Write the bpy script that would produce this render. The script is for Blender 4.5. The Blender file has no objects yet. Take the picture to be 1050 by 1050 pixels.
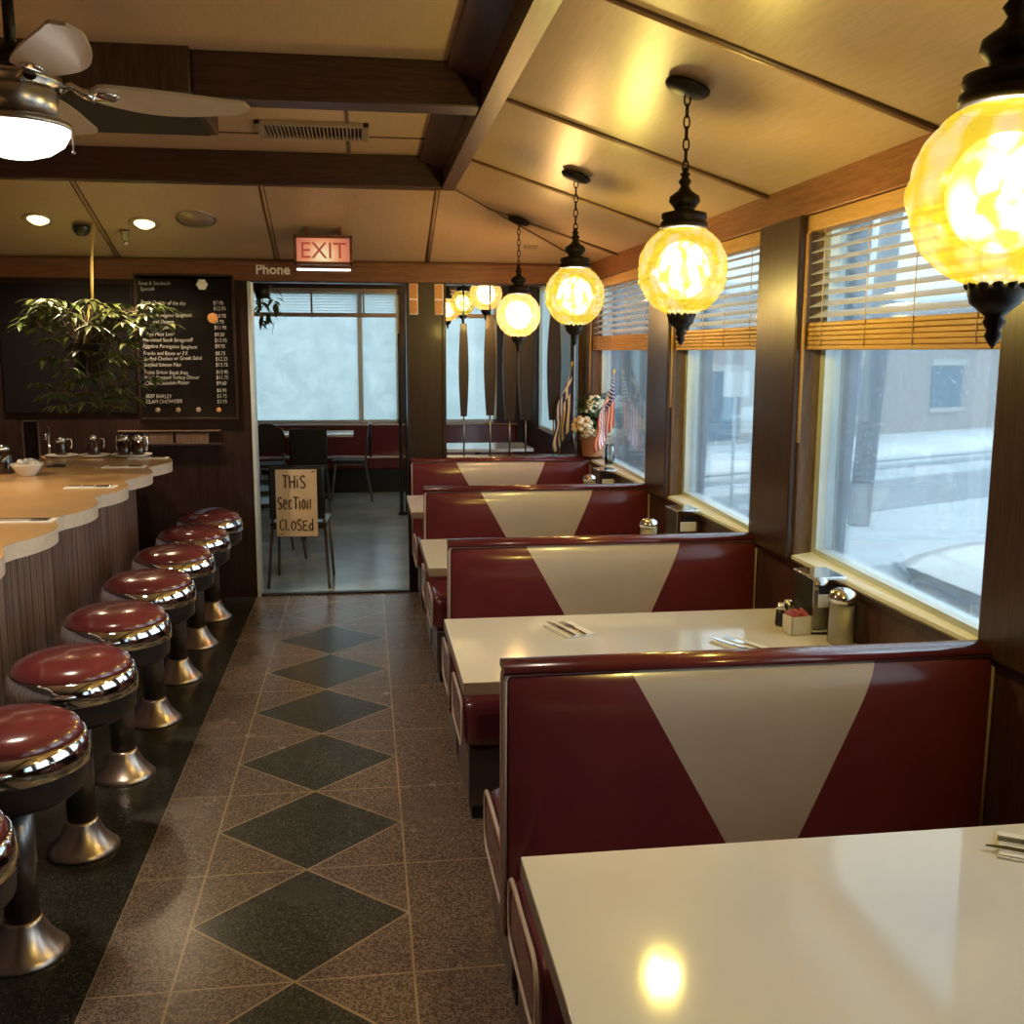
import bpy, bmesh, math, random
from mathutils import Vector, Matrix
S = bpy.context.scene
COL = S.collection
PI = math.pi
rnd = random.Random(7)

# ------------------------------------------------------------------ materials
MATS = {}
class NT:
    def __init__(s, name):
        m = bpy.data.materials.new(name); m.use_nodes = True
        s.m = m; s.t = m.node_tree; s.t.nodes.clear()
        s.out = s.n('ShaderNodeOutputMaterial')
    def n(s, typ, **kw):
        o = s.t.nodes.new(typ)
        for k, v in kw.items():
            if hasattr(o, k): setattr(o, k, v)
        return o
    def l(s, a, b): s.t.links.new(a, b)
    def val(s, sock, v):
        if hasattr(v, 'node'): s.l(v, sock)
        else: sock.default_value = v
    def math(s, op, a, b=0.0, c=0.0):
        o = s.n('ShaderNodeMath'); o.operation = op
        s.val(o.inputs[0], a); s.val(o.inputs[1], b); s.val(o.inputs[2], c)
        return o.outputs[0]
    def mix(s, f, a, b):
        o = s.n('ShaderNodeMix'); o.data_type = 'RGBA'
        s.val(o.inputs['Factor'], f)
        s.val(o.inputs[6], a); s.val(o.inputs[7], b)
        return o.outputs[2]
    def noise(s, scale, vec=None, detail=3, rough=.5, dims=(1, 1, 1)):
        o = s.n('ShaderNodeTexNoise'); o.inputs['Scale'].default_value = scale
        o.inputs['Detail'].default_value = detail; o.inputs['Roughness'].default_value = rough
        mp = s.n('ShaderNodeMapping'); mp.inputs['Scale'].default_value = dims
        s.l(vec if vec else s.pos(), mp.inputs['Vector']); s.l(mp.outputs[0], o.inputs['Vector'])
        return o.outputs[0]
    def pos(s):
        if not hasattr(s, '_p'): s._p = s.n('ShaderNodeNewGeometry').outputs['Position']
        return s._p
    def objc(s):
        if not hasattr(s, '_o'): s._o = s.n('ShaderNodeTexCoord').outputs['Object']
        return s._o
    def ramp(s, f, stops):
        o = s.n('ShaderNodeValToRGB'); e = o.color_ramp.elements
        while len(e) < len(stops): e.new(.5)
        for i, (p, c) in enumerate(stops):
            e[i].position = p; e[i].color = c if len(c) == 4 else (*c, 1)
        s.l(f, o.inputs[0]); return o.outputs[0]
    def bsdf(s, col, rough=.5, metal=0, spec=.5, coat=0, bump=None, bstr=.2, bdist=.01, **kw):
        b = s.n('ShaderNodeBsdfPrincipled')
        s.val(b.inputs['Base Color'], col if hasattr(col, 'node') else (*col, 1))
        s.val(b.inputs['Roughness'], rough); s.val(b.inputs['Metallic'], metal)
        b.inputs['Specular IOR Level'].default_value = spec
        b.inputs['Coat Weight'].default_value = coat; b.inputs['Coat Roughness'].default_value = .08
        if bump is not None:
            bp = s.n('ShaderNodeBump'); bp.inputs['Strength'].default_value = bstr; bp.inputs['Distance'].default_value = bdist
            s.l(bump, bp.inputs['Height']); s.l(bp.outputs[0], b.inputs['Normal'])
        for k, v in kw.items(): s.val(b.inputs[k], v)
        s.l(b.outputs[0], s.out.inputs[0]); return b

def mat(name, col, rough=.5, metal=0, spec=.5, coat=0, var=.12, scale=8, dims=(1, 1, 1), bump=0, bscale=60):
    """one procedural material: a colour with a noise variation and an optional bump"""
    t = NT(name)
    nz = t.noise(scale, t.objc(), 4, .55, dims)
    a = tuple(max(0, c*(1-var)) for c in col) + (1,); b = tuple(min(1, c*(1+var)) for c in col) + (1,)
    c = t.ramp(nz, [(.3, a), (.7, b)])
    bp = t.noise(bscale, t.objc(), 2, .5) if bump else None
    t.bsdf(c, rough, metal, spec, coat, bump=bp, bstr=bump)
    MATS[name] = t.m; return t.m

def wood(name, dark, light, rough=.4, dims=(14, 14, .8), scale=5, coat=0, spec=.4):
    t = NT(name)
    g1 = t.noise(scale, t.objc(), 6, .65, dims)
    g2 = t.noise(scale*4, t.objc(), 3, .5, dims)
    f = t.math('MULTIPLY_ADD', g2, .35, t.math('MULTIPLY', g1, .65))
    c = t.ramp(f, [(.32, (*dark, 1)), (.62, (*light, 1))])
    t.bsdf(c, rough, 0, spec, coat, bump=f, bstr=.08, bdist=.004)
    MATS[name] = t.m; return t.m

def emit(name, col, strength):
    t = NT(name); e = t.n('ShaderNodeEmission'); e.inputs[0].default_value = (*col, 1); e.inputs[1].default_value = strength
    t.l(e.outputs[0], t.out.inputs[0]); MATS[name] = t.m; return t.m

mat('maroon_vinyl', (.150, .026, .036), .22, spec=.5, coat=.35, var=.10, scale=5, bump=.04, bscale=35)
mat('cream_vinyl', (.56, .47, .42), .28, spec=.5, coat=.3, var=.07, scale=6, bump=.04, bscale=45)
mat('piping_vinyl', (.66, .52, .46), .35, var=.06)
mat('base_panel', (.085, .062, .062), .28, spec=.5, var=.25, scale=4)
mat('kick_black', (.012, .010, .012), .5)
mat('table_laminate', (.78, .74, .70), .08, spec=.5, coat=.25, var=.03, scale=3)
mat('table_edge', (.34, .26, .21), .35, var=.08)
mat('dark_metal', (.035, .030, .028), .35, .8)
mat('chrome', (.82, .83, .85), .07, 1, var=.02)
mat('brushed_steel', (.42, .38, .36), .3, 1, var=.1, scale=10, dims=(1, 1, 6))
mat('column_metal', (.20, .175, .17), .3, .85, var=.12)
mat('flare_metal', (.52, .42, .36), .3, 1, var=.1)
mat('stool_vinyl', (.155, .028, .028), .2, coat=.5, var=.08, scale=6)
mat('housing', (.055, .042, .042), .35, .5)
mat('blue_tape', (.12, .14, .30), .5)
mat('iron_black', (.022, .016, .013), .45, .6, var=.3, scale=30)
mat('paper_white', (.80, .78, .74), .7, var=.03)
mat('ceramic', (.80, .77, .72), .2, var=.03)
mat('pepper_dark', (.07, .045, .04), .6, var=.5, scale=200)
mat('salt_fill', (.78, .75, .72), .6, var=.05)
mat('sugar_fill', (.95, .84, .68), .6, var=.04)
mat('pink_packets', (.62, .16, .20), .6, var=.3, scale=60)
mat('black_plastic', (.015, .014, .016), .3)
mat('terracotta', (.45, .20, .10), .55, var=.15)
mat('petal_cream', (.72, .60, .42), .7, var=.25, scale=40)
mat('petal_white', (.78, .76, .66), .7, var=.2, scale=40)
mat('flower_leaf', (.09, .17, .09), .5, var=.4, scale=40)
mat('stem_brown', (.14, .10, .05), .7)
mat('cord_yellow', (.70, .52, .16), .6)
mat('flag_red', (.62, .08, .10), .7, var=.08)
mat('flag_white', (.82, .80, .80), .7, var=.05)
mat('flag_blue', (.035, .05, .24), .7, var=.1)
mat('counter_laminate_warm_lit', (.62, .39, .18), .22, coat=.15, var=.05, scale=3)  # same laminate as the edge, with the warm lamplight painted into its colour
mat('counter_edge', (.64, .52, .42), .4, var=.07, scale=25)
mat('syrup', (.03, .012, .008), .08, coat=.6)
mat('chalk', (.62, .60, .56), .9, var=.25, scale=120)
mat('board_black', (.008, .007, .007), .14, spec=.4, var=.3, scale=3)
mat('card_tan', (.66, .50, .33), .8, var=.06, scale=12)
mat('ink', (.012, .011, .012), .7)
mat('orange_plaque', (.55, .25, .08), .35, var=.25, scale=60)
mat('sill_white', (.90, .93, .91), .3, var=.04)
mat('frame_metal', (.66, .74, .78), .35, .2, var=.05)
t = NT('blind_slat'); nz = t.noise(8, t.objc(), 3, .5, (12, 1, 12)); c = t.ramp(nz, [(.3, (.72, .70, .70, 1)), (.7, (.84, .82, .80, 1))])
df = t.n('ShaderNodeBsdfDiffuse'); tl = t.n('ShaderNodeBsdfTranslucent'); mx = t.n('ShaderNodeMixShader'); mx.inputs[0].default_value = .45
t.l(c, df.inputs[0]); t.l(c, tl.inputs[0]); t.l(df.outputs[0], mx.inputs[1]); t.l(tl.outputs[0], mx.inputs[2]); t.l(mx.outputs[0], t.out.inputs[0]); MATS['blind_slat'] = t.m
mat('fin_blue', (.20, .24, .32), .5, var=.2)
mat('fan_blade', (.40, .33, .26), .35, coat=.1, var=.06)
mat('vent_metal', (.35, .27, .22), .45, .4)
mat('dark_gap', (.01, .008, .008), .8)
mat('letter_cream', (.90, .88, .82), .5, var=.03)
mat('snow', (.83, .88, .90), .7, var=.06, scale=.6)
mat('asphalt', (.30, .35, .40), .55, var=.16, scale=.7)
mat('slush', (.62, .68, .72), .6, var=.12, scale=1.2)
mat('pole_wood', (.16, .18, .22), .8, var=.2, scale=3, dims=(6, 6, .5))
mat('car_white', (.84, .86, .84), .22, coat=.8, var=.01)
mat('car_glass', (.05, .10, .16), .08)
mat('headlamp', (.16, .22, .28), .08, .3, var=.5, scale=14)
mat('sign_white', (.82, .84, .84), .5)
mat('sign_teal', (.05, .40, .40), .5)
mat('room_wall', (.10, .055, .045), .5, var=.15)
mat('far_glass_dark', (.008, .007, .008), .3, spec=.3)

wood('wood_dark', (.010, .005, .005), (.038, .018, .015), .35, coat=.1)
wood('wood_post', (.022, .012, .012), (.070, .036, .031), .32, coat=.15)
wood('wood_jamb', (.085, .052, .040), (.20, .125, .09), .45)
wood('wood_wainscot', (.030, .013, .014), (.105, .046, .043), .35, coat=.1)
wood('wood_header', (.13, .050, .022), (.28, .115, .05), .38, dims=(14, .8, 14), coat=.1)
wood('wood_trim_far', (.10, .038, .020), (.21, .085, .042), .38, dims=(.8, 14, 14), coat=.1)
wood('wood_beam', (.026, .012, .012), (.078, .033, .030), .4, dims=(8, .8, 14))
wood('wood_beam_cross', (.020, .010, .010), (.062, .028, .026), .4, dims=(.8, 8, 14))
wood('blind_bamboo', (.36, .19, .06), (.55, .32, .12), .4, dims=(20, 1, 20))
wood('duct_wood', (.025, .013, .010), (.075, .038, .028), .45)

# ceiling panelling: pale wood veneer
t = NT('ceiling_panel')
g = t.noise(6, t.pos(), 5, .6, (18, 1.2, 18)); g2 = t.noise(1.2, t.pos(), 3)
c = t.ramp(t.math('MULTIPLY_ADD', g2, .5, t.math('MULTIPLY', g, .5)), [(.3, (.36, .25, .155, 1)), (.7, (.50, .365, .24, 1))])
t.bsdf(c, .33, 0, .45); MATS['ceiling_panel'] = t.m
mat('seam_dark', (.10, .055, .035), .5)
mat('seam_light', (.36, .22, .12), .4)

# counter front: narrow vertical slats
t = NT('counter_front')
g = t.noise(4, t.objc(), 5, .6, (9, 9, .4))
sx = t.n('ShaderNodeSeparateXYZ'); t.l(t.objc(), sx.inputs[0])
fr = t.math('FRACT', t.math('MULTIPLY', sx.outputs[1], 12.0))
gr = t.math('LESS_THAN', fr, .10)
c = t.ramp(g, [(.3, (.13, .075, .065, 1)), (.68, (.32, .21, .175, 1))])
c = t.mix(gr, c, (.02, .011, .01, 1))
t.bsdf(c, .45, 0, .35); MATS['counter_front'] = t.m

# terrazzo floor with a chain of dark diamonds, brass strips and a dark border by the counter
t = NT('terrazzo')
XC, Y0, SP, HW = -.2122, 2.59, .611, .318
sx = t.n('ShaderNodeSeparateXYZ'); t.l(t.pos(), sx.inputs[0]); X, Y = sx.outputs[0], sx.outputs[1]
u = t.math('ABSOLUTE', t.math('DIVIDE', t.math('SUBTRACT', X, XC), HW*2))
vv = t.math('DIVIDE', t.math('SUBTRACT', Y, Y0), SP)
v = t.math('ABSOLUTE', t.math('SUBTRACT', t.math('FRACT', vv), .5))
d = t.math('ADD', u, v)
dia = t.math('LESS_THAN', d, .5)
dia = t.math('MULTIPLY', dia, t.math('LESS_THAN', Y, Y0+SP*6.0))
e1 = t.math('LESS_THAN', t.math('ABSOLUTE', t.math('SUBTRACT', d, .5)), .0085)
e1 = t.math('MULTIPLY', e1, t.math('LESS_THAN', u, .5))
e2 = t.math('LESS_THAN', t.math('ABSOLUTE', t.math('SUBTRACT', u, .505)), .0055)
e3 = t.math('LESS_THAN', t.math('ABSOLUTE', t.math('SUBTRACT', v, .5)), .0050)
e4 = t.math('LESS_THAN', t.math('ABSOLUTE', t.math('ADD', X, .7512)), .003)
line = t.math('MAXIMUM', t.math('MAXIMUM', e1, e2), t.math('MAXIMUM', e3, e4))
border = t.math('LESS_THAN', X, -.7512)
line = t.math('MULTIPLY', line, t.math('SUBTRACT', 1.0, border))
vo = t.n('ShaderNodeTexVoronoi'); vo.inputs['Scale'].default_value = 210; t.l(t.pos(), vo.inputs['Vector'])
chip = t.n('ShaderNodeSeparateColor'); t.l(vo.outputs['Color'], chip.inputs[0])
tan = t.ramp(chip.outputs[0], [(0, (.075, .055, .048, 1)), (.44, (.085, .063, .053, 1)), (.50, (.19, .135, .105, 1)), (1, (.30, .22, .165, 1))])
drk = t.ramp(chip.outputs[1], [(0, (.022, .024, .020, 1)), (.7, (.050, .052, .043, 1)), (.9, (.085, .082, .068, 1)), (1, (.12, .11, .09, 1))])
bor = t.ramp(chip.outputs[1], [(0, (.012, .013, .011, 1)), (.7, (.026, .027, .022, 1)), (1, (.065, .062, .050, 1))])
wear = t.noise(2.2, t.pos(), 4, .6)
tan = t.mix(t.math('MULTIPLY', wear, .35), tan, (.15, .11, .09, 1))
c = t.mix(dia, tan, drk); c = t.mix(border, c, bor)
c = t.mix(t.math('MULTIPLY', line, .75), c, (.42, .31, .19, 1))
rough = t.math('MULTIPLY_ADD', wear, .20, .15)
t.bsdf(c, rough, 0, .5); MATS['terrazzo'] = t.m

# second room floor: worn blue-grey sheet
t = NT('sheet_floor')
w1 = t.noise(1.6, t.pos(), 5, .6)
c = t.ramp(w1, [(.3, (.26, .33, .40, 1)), (.7, (.42, .50, .57, 1))])
t.bsdf(c, t.math('MULTIPLY_ADD', w1, .25, .07), 0, .6, bump=t.noise(9, t.pos(), 3), bstr=.06); MATS['sheet_floor'] = t.m

# brick across the street
t = NT('brick_far')
br = t.n('ShaderNodeTexBrick'); br.inputs['Scale'].default_value = 3
br.inputs['Color1'].default_value = (.30, .225, .22, 1); br.inputs['Color2'].default_value = (.37, .28, .27, 1); br.inputs['Mortar'].default_value = (.40, .37, .36, 1)
t.l(t.objc(), br.inputs['Vector'])
t.bsdf(br.outputs[0], .85); MATS['brick_far'] = t.m
mat('far_window', (.08, .17, .26), .3, var=.2, scale=2)
mat('far_trim', (.52, .52, .52), .6)

# wet window glass: clear pane with a veil of condensation and droplets
def glass(name, veil, dropscale, tint=(.90, .97, 1.0), veilcol=(.72, .86, .95)):
    t = NT(name)
    tr = t.n('ShaderNodeBsdfTransparent'); tr.inputs[0].default_value = (*tint, 1)
    tl = t.n('ShaderNodeBsdfTranslucent'); tl.inputs[0].default_value = (*veilcol, 1)
    gl = t.n('ShaderNodeBsdfGlossy'); gl.inputs['Roughness'].default_value = .03
    vo = t.n('ShaderNodeTexVoronoi'); vo.inputs['Scale'].default_value = dropscale; t.l(t.objc(), vo.inputs['Vector'])
    dr = t.ramp(vo.outputs['Distance'], [(.10, (1, 1, 1, 1)), (.22, (0, 0, 0, 1))])
    nz = t.noise(5, t.objc(), 5, .7)
    f = t.math('ADD', t.math('MULTIPLY', dr, t.math('MULTIPLY', nz, .35)), t.math('MULTIPLY_ADD', nz, veil*.6, veil*.7))
    f = t.math('MINIMUM', f, .97)
    m1 = t.n('ShaderNodeMixShader'); t.l(f, m1.inputs[0]); t.l(tr.outputs[0], m1.inputs[1]); t.l(tl.outputs[0], m1.inputs[2])
    fr = t.n('ShaderNodeFresnel'); fr.inputs[0].default_value = 1.45
    m2 = t.n('ShaderNodeMixShader'); t.l(t.math('MULTIPLY', fr.outputs[0], .8), m2.inputs[0]); t.l(m1.outputs[0], m2.inputs[1]); t.l(gl.outputs[0], m2.inputs[2])
    t.l(m2.outputs[0], t.out.inputs[0]); MATS[name] = t.m
glass('pane_wet', .08, 45)
glass('pane_fogged', .92, 30, veilcol=(.56, .645, .65), tint=(.93, .98, 1))
# small clear glass (jars, jugs)
t = NT('jar_glass')
tr = t.n('ShaderNodeBsdfTransparent'); tr.inputs[0].default_value = (.86, .90, .90, 1)
gl = t.n('ShaderNodeBsdfGlossy'); gl.inputs['Roughness'].default_value = .04
nz = t.noise(20, t.objc()); fr = t.n('ShaderNodeFresnel'); t.l(t.math('MULTIPLY_ADD', nz, .05, 1.42), fr.inputs[0])
m2 = t.n('ShaderNodeMixShader'); t.l(fr.outputs[0], m2.inputs[0]); t.l(tr.outputs[0], m2.inputs[1]); t.l(gl.outputs[0], m2.inputs[2])
t.l(m2.outputs[0], t.out.inputs[0]); MATS['jar_glass'] = t.m

# amber optic glass of the globes: mottled between clear yellow and deep olive amber
def amber(name, clear, deep, tl_fac):
    t = NT(name)
    vo = t.n('ShaderNodeTexVoronoi'); vo.inputs['Scale'].default_value = 26
    mp = t.n('ShaderNodeMapping'); mp.inputs['Scale'].default_value = (1, 1, .55); t.l(t.objc(), mp.inputs[0])
    nz = t.noise(14, t.objc(), 2)
    av = t.n('ShaderNodeVectorMath'); av.operation = 'ADD'; t.l(mp.outputs[0], av.inputs[0]); 
    sc = t.n('ShaderNodeVectorMath'); sc.operation = 'SCALE'; t.l(nz, sc.inputs[0]); sc.inputs['Scale'].default_value = .05
    t.l(sc.outputs[0], av.inputs[1]); t.l(av.outputs[0], vo.inputs['Vector'])
    f = t.ramp(vo.outputs['Distance'], [(.08, (0, 0, 0, 1)), (.62, (1, 1, 1, 1))])
    col = t.mix(f, (*clear, 1), (*deep, 1))
    lw = t.n('ShaderNodeLayerWeight'); lw.inputs[0].default_value = .45
    tr = t.n('ShaderNodeBsdfTransparent'); t.l(col, tr.inputs[0])
    tl = t.n('ShaderNodeBsdfTranslucent'); t.l(col, tl.inputs[0])
    gl = t.n('ShaderNodeBsdfGlossy'); gl.inputs['Roughness'].default_value = .12
    m1 = t.n('ShaderNodeMixShader'); t.val(m1.inputs[0], t.math('MULTIPLY_ADD', f, tl_fac, tl_fac)); t.l(tr.outputs[0], m1.inputs[1]); t.l(tl.outputs[0], m1.inputs[2])
    m2 = t.n('ShaderNodeMixShader'); m2.inputs[0].default_value = .05; t.l(m1.outputs[0], m2.inputs[1]); t.l(gl.outputs[0], m2.inputs[2])
    t.l(m2.outputs[0], t.out.inputs[0]); MATS[name] = t.m
amber('amber_glass', (1.0, .85, .42), (.56, .43, .03), .024)
amber('honey_glass', (1.0, .80, .46), (.80, .48, .13), .045)
t = NT('bulb_glow')
e = t.n('ShaderNodeEmission'); e.inputs[0].default_value = (1.0, .92, .72, 1); t.l(t.math('MULTIPLY_ADD', t.noise(30, t.objc(), 2), 1.2, 2.4), e.inputs[1])
tr = t.n('ShaderNodeBsdfTransparent'); ad = t.n('ShaderNodeAddShader'); t.l(e.outputs[0], ad.inputs[0]); t.l(tr.outputs[0], ad.inputs[1]); t.l(ad.outputs[0], t.out.inputs[0]); MATS['bulb_glow'] = t.m
emit('bowl_glow', (1.0, .93, .80), 3.2)
emit('can_glow', (1.0, .74, .34), 3.0)
emit('tube_white', (1.0, .96, .92), 1.4)
# lit exit sign face
t = NT('exit_face')
nz = t.noise(3, t.objc(), 2)
sx = t.n('ShaderNodeSeparateXYZ'); t.l(t.objc(), sx.inputs[0])
r2 = t.math('SQRT', t.math('ADD', t.math('POWER', sx.outputs[0], 2.0), t.math('POWER', t.math('ADD', sx.outputs[2], .035), 2.0)))
lamp = t.ramp(r2, [(.02, (1.0, .80, .45, 1)), (.10, (.85, .30, .14, 1)), (.18, (.55, .16, .10, 1))])
e = t.n('ShaderNodeEmission'); t.l(lamp, e.inputs[0]); e.inputs[1].default_value = .85
t.l(e.outputs[0], t.out.inputs[0]); MATS['exit_face'] = t.m
emit('exit_letter', (.50, .09, .05), .7)

# leaves
t = NT('leaf')
nz = t.noise(7, t.objc(), 2)
c = t.ramp(nz, [(.3, (.035, .075, .018, 1)), (.7, (.20, .22, .05, 1))])
b = t.bsdf(c, .32, 0, .5); MATS['leaf'] = t.m

# ------------------------------------------------------------------ mesh builder
class MB:
    def __init__(s): s.b = bmesh.new(); s.mi = 0; s.mats = []
    def use(s, m):
        if m not in s.mats: s.mats.append(m)
        s.mi = s.mats.index(m); return s
    def face(s, vs, smooth=False):
        try: f = s.b.faces.new(vs)
        except ValueError: return None
        f.material_index = s.mi; f.smooth = smooth; return f
    def box(s, x0, x1, y0, y1, z0, z1, bev=0, M=None, seg=2):
        n0 = len(s.b.verts)
        p = [(x, y, z) for z in (z0, z1) for y in (y0, y1) for x in (x0, x1)]
        vs = [s.b.verts.new(M @ Vector(q) if M else q) for q in p]
        fs = [s.face([vs[i] for i in q]) for q in ((0, 2, 3, 1), (4, 5, 7, 6), (0, 1, 5, 4), (2, 6, 7, 3), (0, 4, 6, 2), (1, 3, 7, 5))]
        if bev:
            es = list({e for f in fs for e in f.edges})
            r = bmesh.ops.bevel(s.b, geom=es, offset=bev, segments=seg, profile=.5, affect='EDGES', clamp_overlap=True)
            for f in r['faces']: f.material_index = s.mi; f.smooth = True
        return s
    def quad(s, a, b, c, d): s.face([s.b.verts.new(p) for p in (a, b, c, d)]); return s
    def prism(s, poly, z0, z1, M=None, smooth=False):
        """extrude an xy polygon from z0 to z1"""
        f = (lambda p: M @ Vector(p)) if M else (lambda p: p)
        lo = [s.b.verts.new(f((x, y, z0))) for x, y in poly]; hi = [s.b.verts.new(f((x, y, z1))) for x, y in poly]
        n = len(poly)
        s.face(lo[::-1]); s.face(hi)
        for i in range(n): s.face([lo[i], lo[(i+1) % n], hi[(i+1) % n], hi[i]], smooth)
        return s
    def lathe(s, prof, seg=28, M=None, close=True):
        f = (lambda p: M @ Vector(p)) if M else (lambda p: Vector(p))
        rings = []
        for r, z in prof:
            if r < 1e-5: rings.append([s.b.verts.new(f((0, 0, z)))])
            else: rings.append([s.b.verts.new(f((r*math.cos(2*PI*k/seg), r*math.sin(2*PI*k/seg), z))) for k in range(seg)])
        for a, b in zip(rings, rings[1:]):
            for k in range(seg):
                k2 = (k+1) % seg
                q = [a[k % len(a)], a[k2 % len(a)], b[k2 % len(b)], b[k % len(b)]]
                u = []
                for x in q:
                    if x not in u: u.append(x)
                if len(u) > 2: s.face(u, True)
        if close:
            if len(rings[0]) > 1: s.face(rings[0][::-1])
            if len(rings[-1]) > 1: s.face(rings[-1])
        return s
    def tube(s, pts, r, seg=8, closed=False):
        pts = [Vector(p) for p in pts]; n = len(pts); rings = []
        up = Vector((0, 0, 1))
        prev = None
        for i, p in enumerate(pts):
            if closed: d = pts[(i+1) % n]-pts[i-1]
            else: d = pts[min(i+1, n-1)]-pts[max(i-1, 0)]
            d.normalize()
            if prev is None:
                a = d.cross(up)
                if a.length < .05: a = d.cross(Vector((1, 0, 0)))
            else: a = prev - d*prev.dot(d)
            a.normalize(); prev = a.copy(); c = d.cross(a)
            rr = r[i] if isinstance(r, (list, tuple)) else r
            rings.append([s.b.verts.new(p+(a*math.cos(2*PI*k/seg)+c*math.sin(2*PI*k/seg))*rr) for k in range(seg)])
        m = n if closed else n-1
        for i in range(m):
            A, B = rings[i], rings[(i+1) % n]
            for k in range(seg): s.face([A[k], A[(k+1) % seg], B[(k+1) % seg], B[k]], True)
        if not closed: s.face(rings[0][::-1]); s.face(rings[-1])
        return s
    def ball(s, c, r, sc=(1, 1, 1), seg=14, rings=9):
        prof = [(r*math.sin(PI*i/rings), -r*math.cos(PI*i/rings)) for i in range(rings+1)]
        prof[0] = (0, -r); prof[-1] = (0, r)
        return s.lathe(prof, seg, Matrix.Translation(c) @ Matrix.Diagonal((*sc, 1)), False)
    def grid(s, fn, nu, nv, smooth=True):
        vs = [[s.b.verts.new(fn(i/nu, j/nv)) for i in range(nu+1)] for j in range(nv+1)]
        for j in range(nv):
            for i in range(nu): s.face([vs[j][i], vs[j][i+1], vs[j+1][i+1], vs[j+1][i]], smooth)
        return s
    def build(s, name, m=None, parent=None, loc=None, solid=0):
        bmesh.ops.recalc_face_normals(s.b, faces=s.b.faces[:])
        me = bpy.data.meshes.new(name); s.b.to_mesh(me); s.b.free()
        for q in (s.mats or [m]): me.materials.append(MATS[q])
        o = bpy.data.objects.new(name, me); COL.objects.link(o)
        if parent: o.parent = parent
        if loc: o.location = loc
        if solid:
            md = o.modifiers.new('thickness', 'SOLIDIFY'); md.thickness = solid; md.offset = 0
        return o

def tag(o, label, cat, group=None, kind=None):
    o['label'] = label; o['category'] = cat
    if group: o['group'] = group
    if kind: o['kind'] = kind
    return o
def thing(name, label, cat, loc=(0, 0, 0), rz=0, group=None):
    o = bpy.data.objects.new(name, None); COL.objects.link(o); o.empty_display_size = .1
    o.location = loc; o.rotation_euler = (0, 0, rz)
    return tag(o, label, cat, group)
def struct(o, label=None, cat=None):
    o['kind'] = 'structure'
    if label: o['label'] = label; o['category'] = cat
    return o
def kids(o): return [c for c in bpy.data.objects if c.parent == o]
def dup(o, loc=None, rz=None, label=None, group=None, parent=None):
    c = o.copy(); COL.objects.link(c)
    if parent is not None: c.parent = parent
    for ch in kids(o): dup(ch, parent=c)
    if loc is not None: c.location = loc
    if rz is not None: c.rotation_euler = (0, 0, rz)
    if label: c['label'] = label
    if group: c['group'] = group
    return c
def text_mesh(s, size, name, m, parent, M, extrude=.001, align='LEFT', shear=0, spacing=1.0, offset=0):
    cu = bpy.data.curves.new('lettering', 'FONT'); cu.body = s; cu.size = size; cu.extrude = extrude
    cu.align_x = align; cu.shear = shear; cu.space_character = spacing; cu.resolution_u = 3; cu.offset = offset
    o = bpy.data.objects.new('lettering', cu); COL.objects.link(o)
    bpy.context.view_layer.update()
    dg = bpy.context.evaluated_depsgraph_get()
    me = bpy.data.meshes.new_from_object(o.evaluated_get(dg)); me.name = name
    bpy.data.objects.remove(o); bpy.data.curves.remove(cu)
    me.transform(M); me.materials.clear(); me.materials.append(MATS[m])
    if name is None: return me
    q = bpy.data.objects.new(name, me); COL.objects.link(q)
    if parent: q.parent = parent
    return q
FACE_Y = Matrix.Rotation(PI/2, 4, 'X')        # lettering that faces -y

# ------------------------------------------------------------------ camera
cam = bpy.data.cameras.new('camera'); co = bpy.data.objects.new('camera', cam); COL.objects.link(co)
R_ = Vector((0.98978843, -0.14249488, 0.00375074)); U_ = Vector((0.0183637, 0.15356195, 0.98796837)); F_ = Vector((0.1413564, 0.97781079, -0.15461057))
co.matrix_world = Matrix(((R_.x, U_.x, -F_.x, 0), (R_.y, U_.y, -F_.y, 0), (R_.z, U_.z, -F_.z, 1.68), (0, 0, 0, 1)))
cam.sensor_width = 36; cam.lens = 1051.18/1050*36; cam.clip_start = .05; cam.clip_end = 300
S.camera = co

# ------------------------------------------------------------------ setting
XR, YF, YB, XL = 1.56, 7.09, -2.6, -3.32      # window wall, far wall, wall behind, kitchen wall
ZE = 2.27                                      # eaves of the sloped ceiling
struct(MB().box(XL, XR+.2, YB, YF+.06, -.1, 0).build('floor', 'terrazzo'), 'speckled terrazzo aisle floor with dark diamonds', 'floor')
struct(MB().box(-2.6, 2.0, YF+.06, 13.0, -.1, 0).build('floor_2', 'sheet_floor'), 'worn blue grey floor of the room beyond the doorway', 'floor')
struct(MB().box(-.73, .305, YF+.0, YF+.06, 0, .012, .004).build('trim_1', 'dark_metal'), 'dark metal threshold strip under the doorway', 'threshold')

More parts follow.
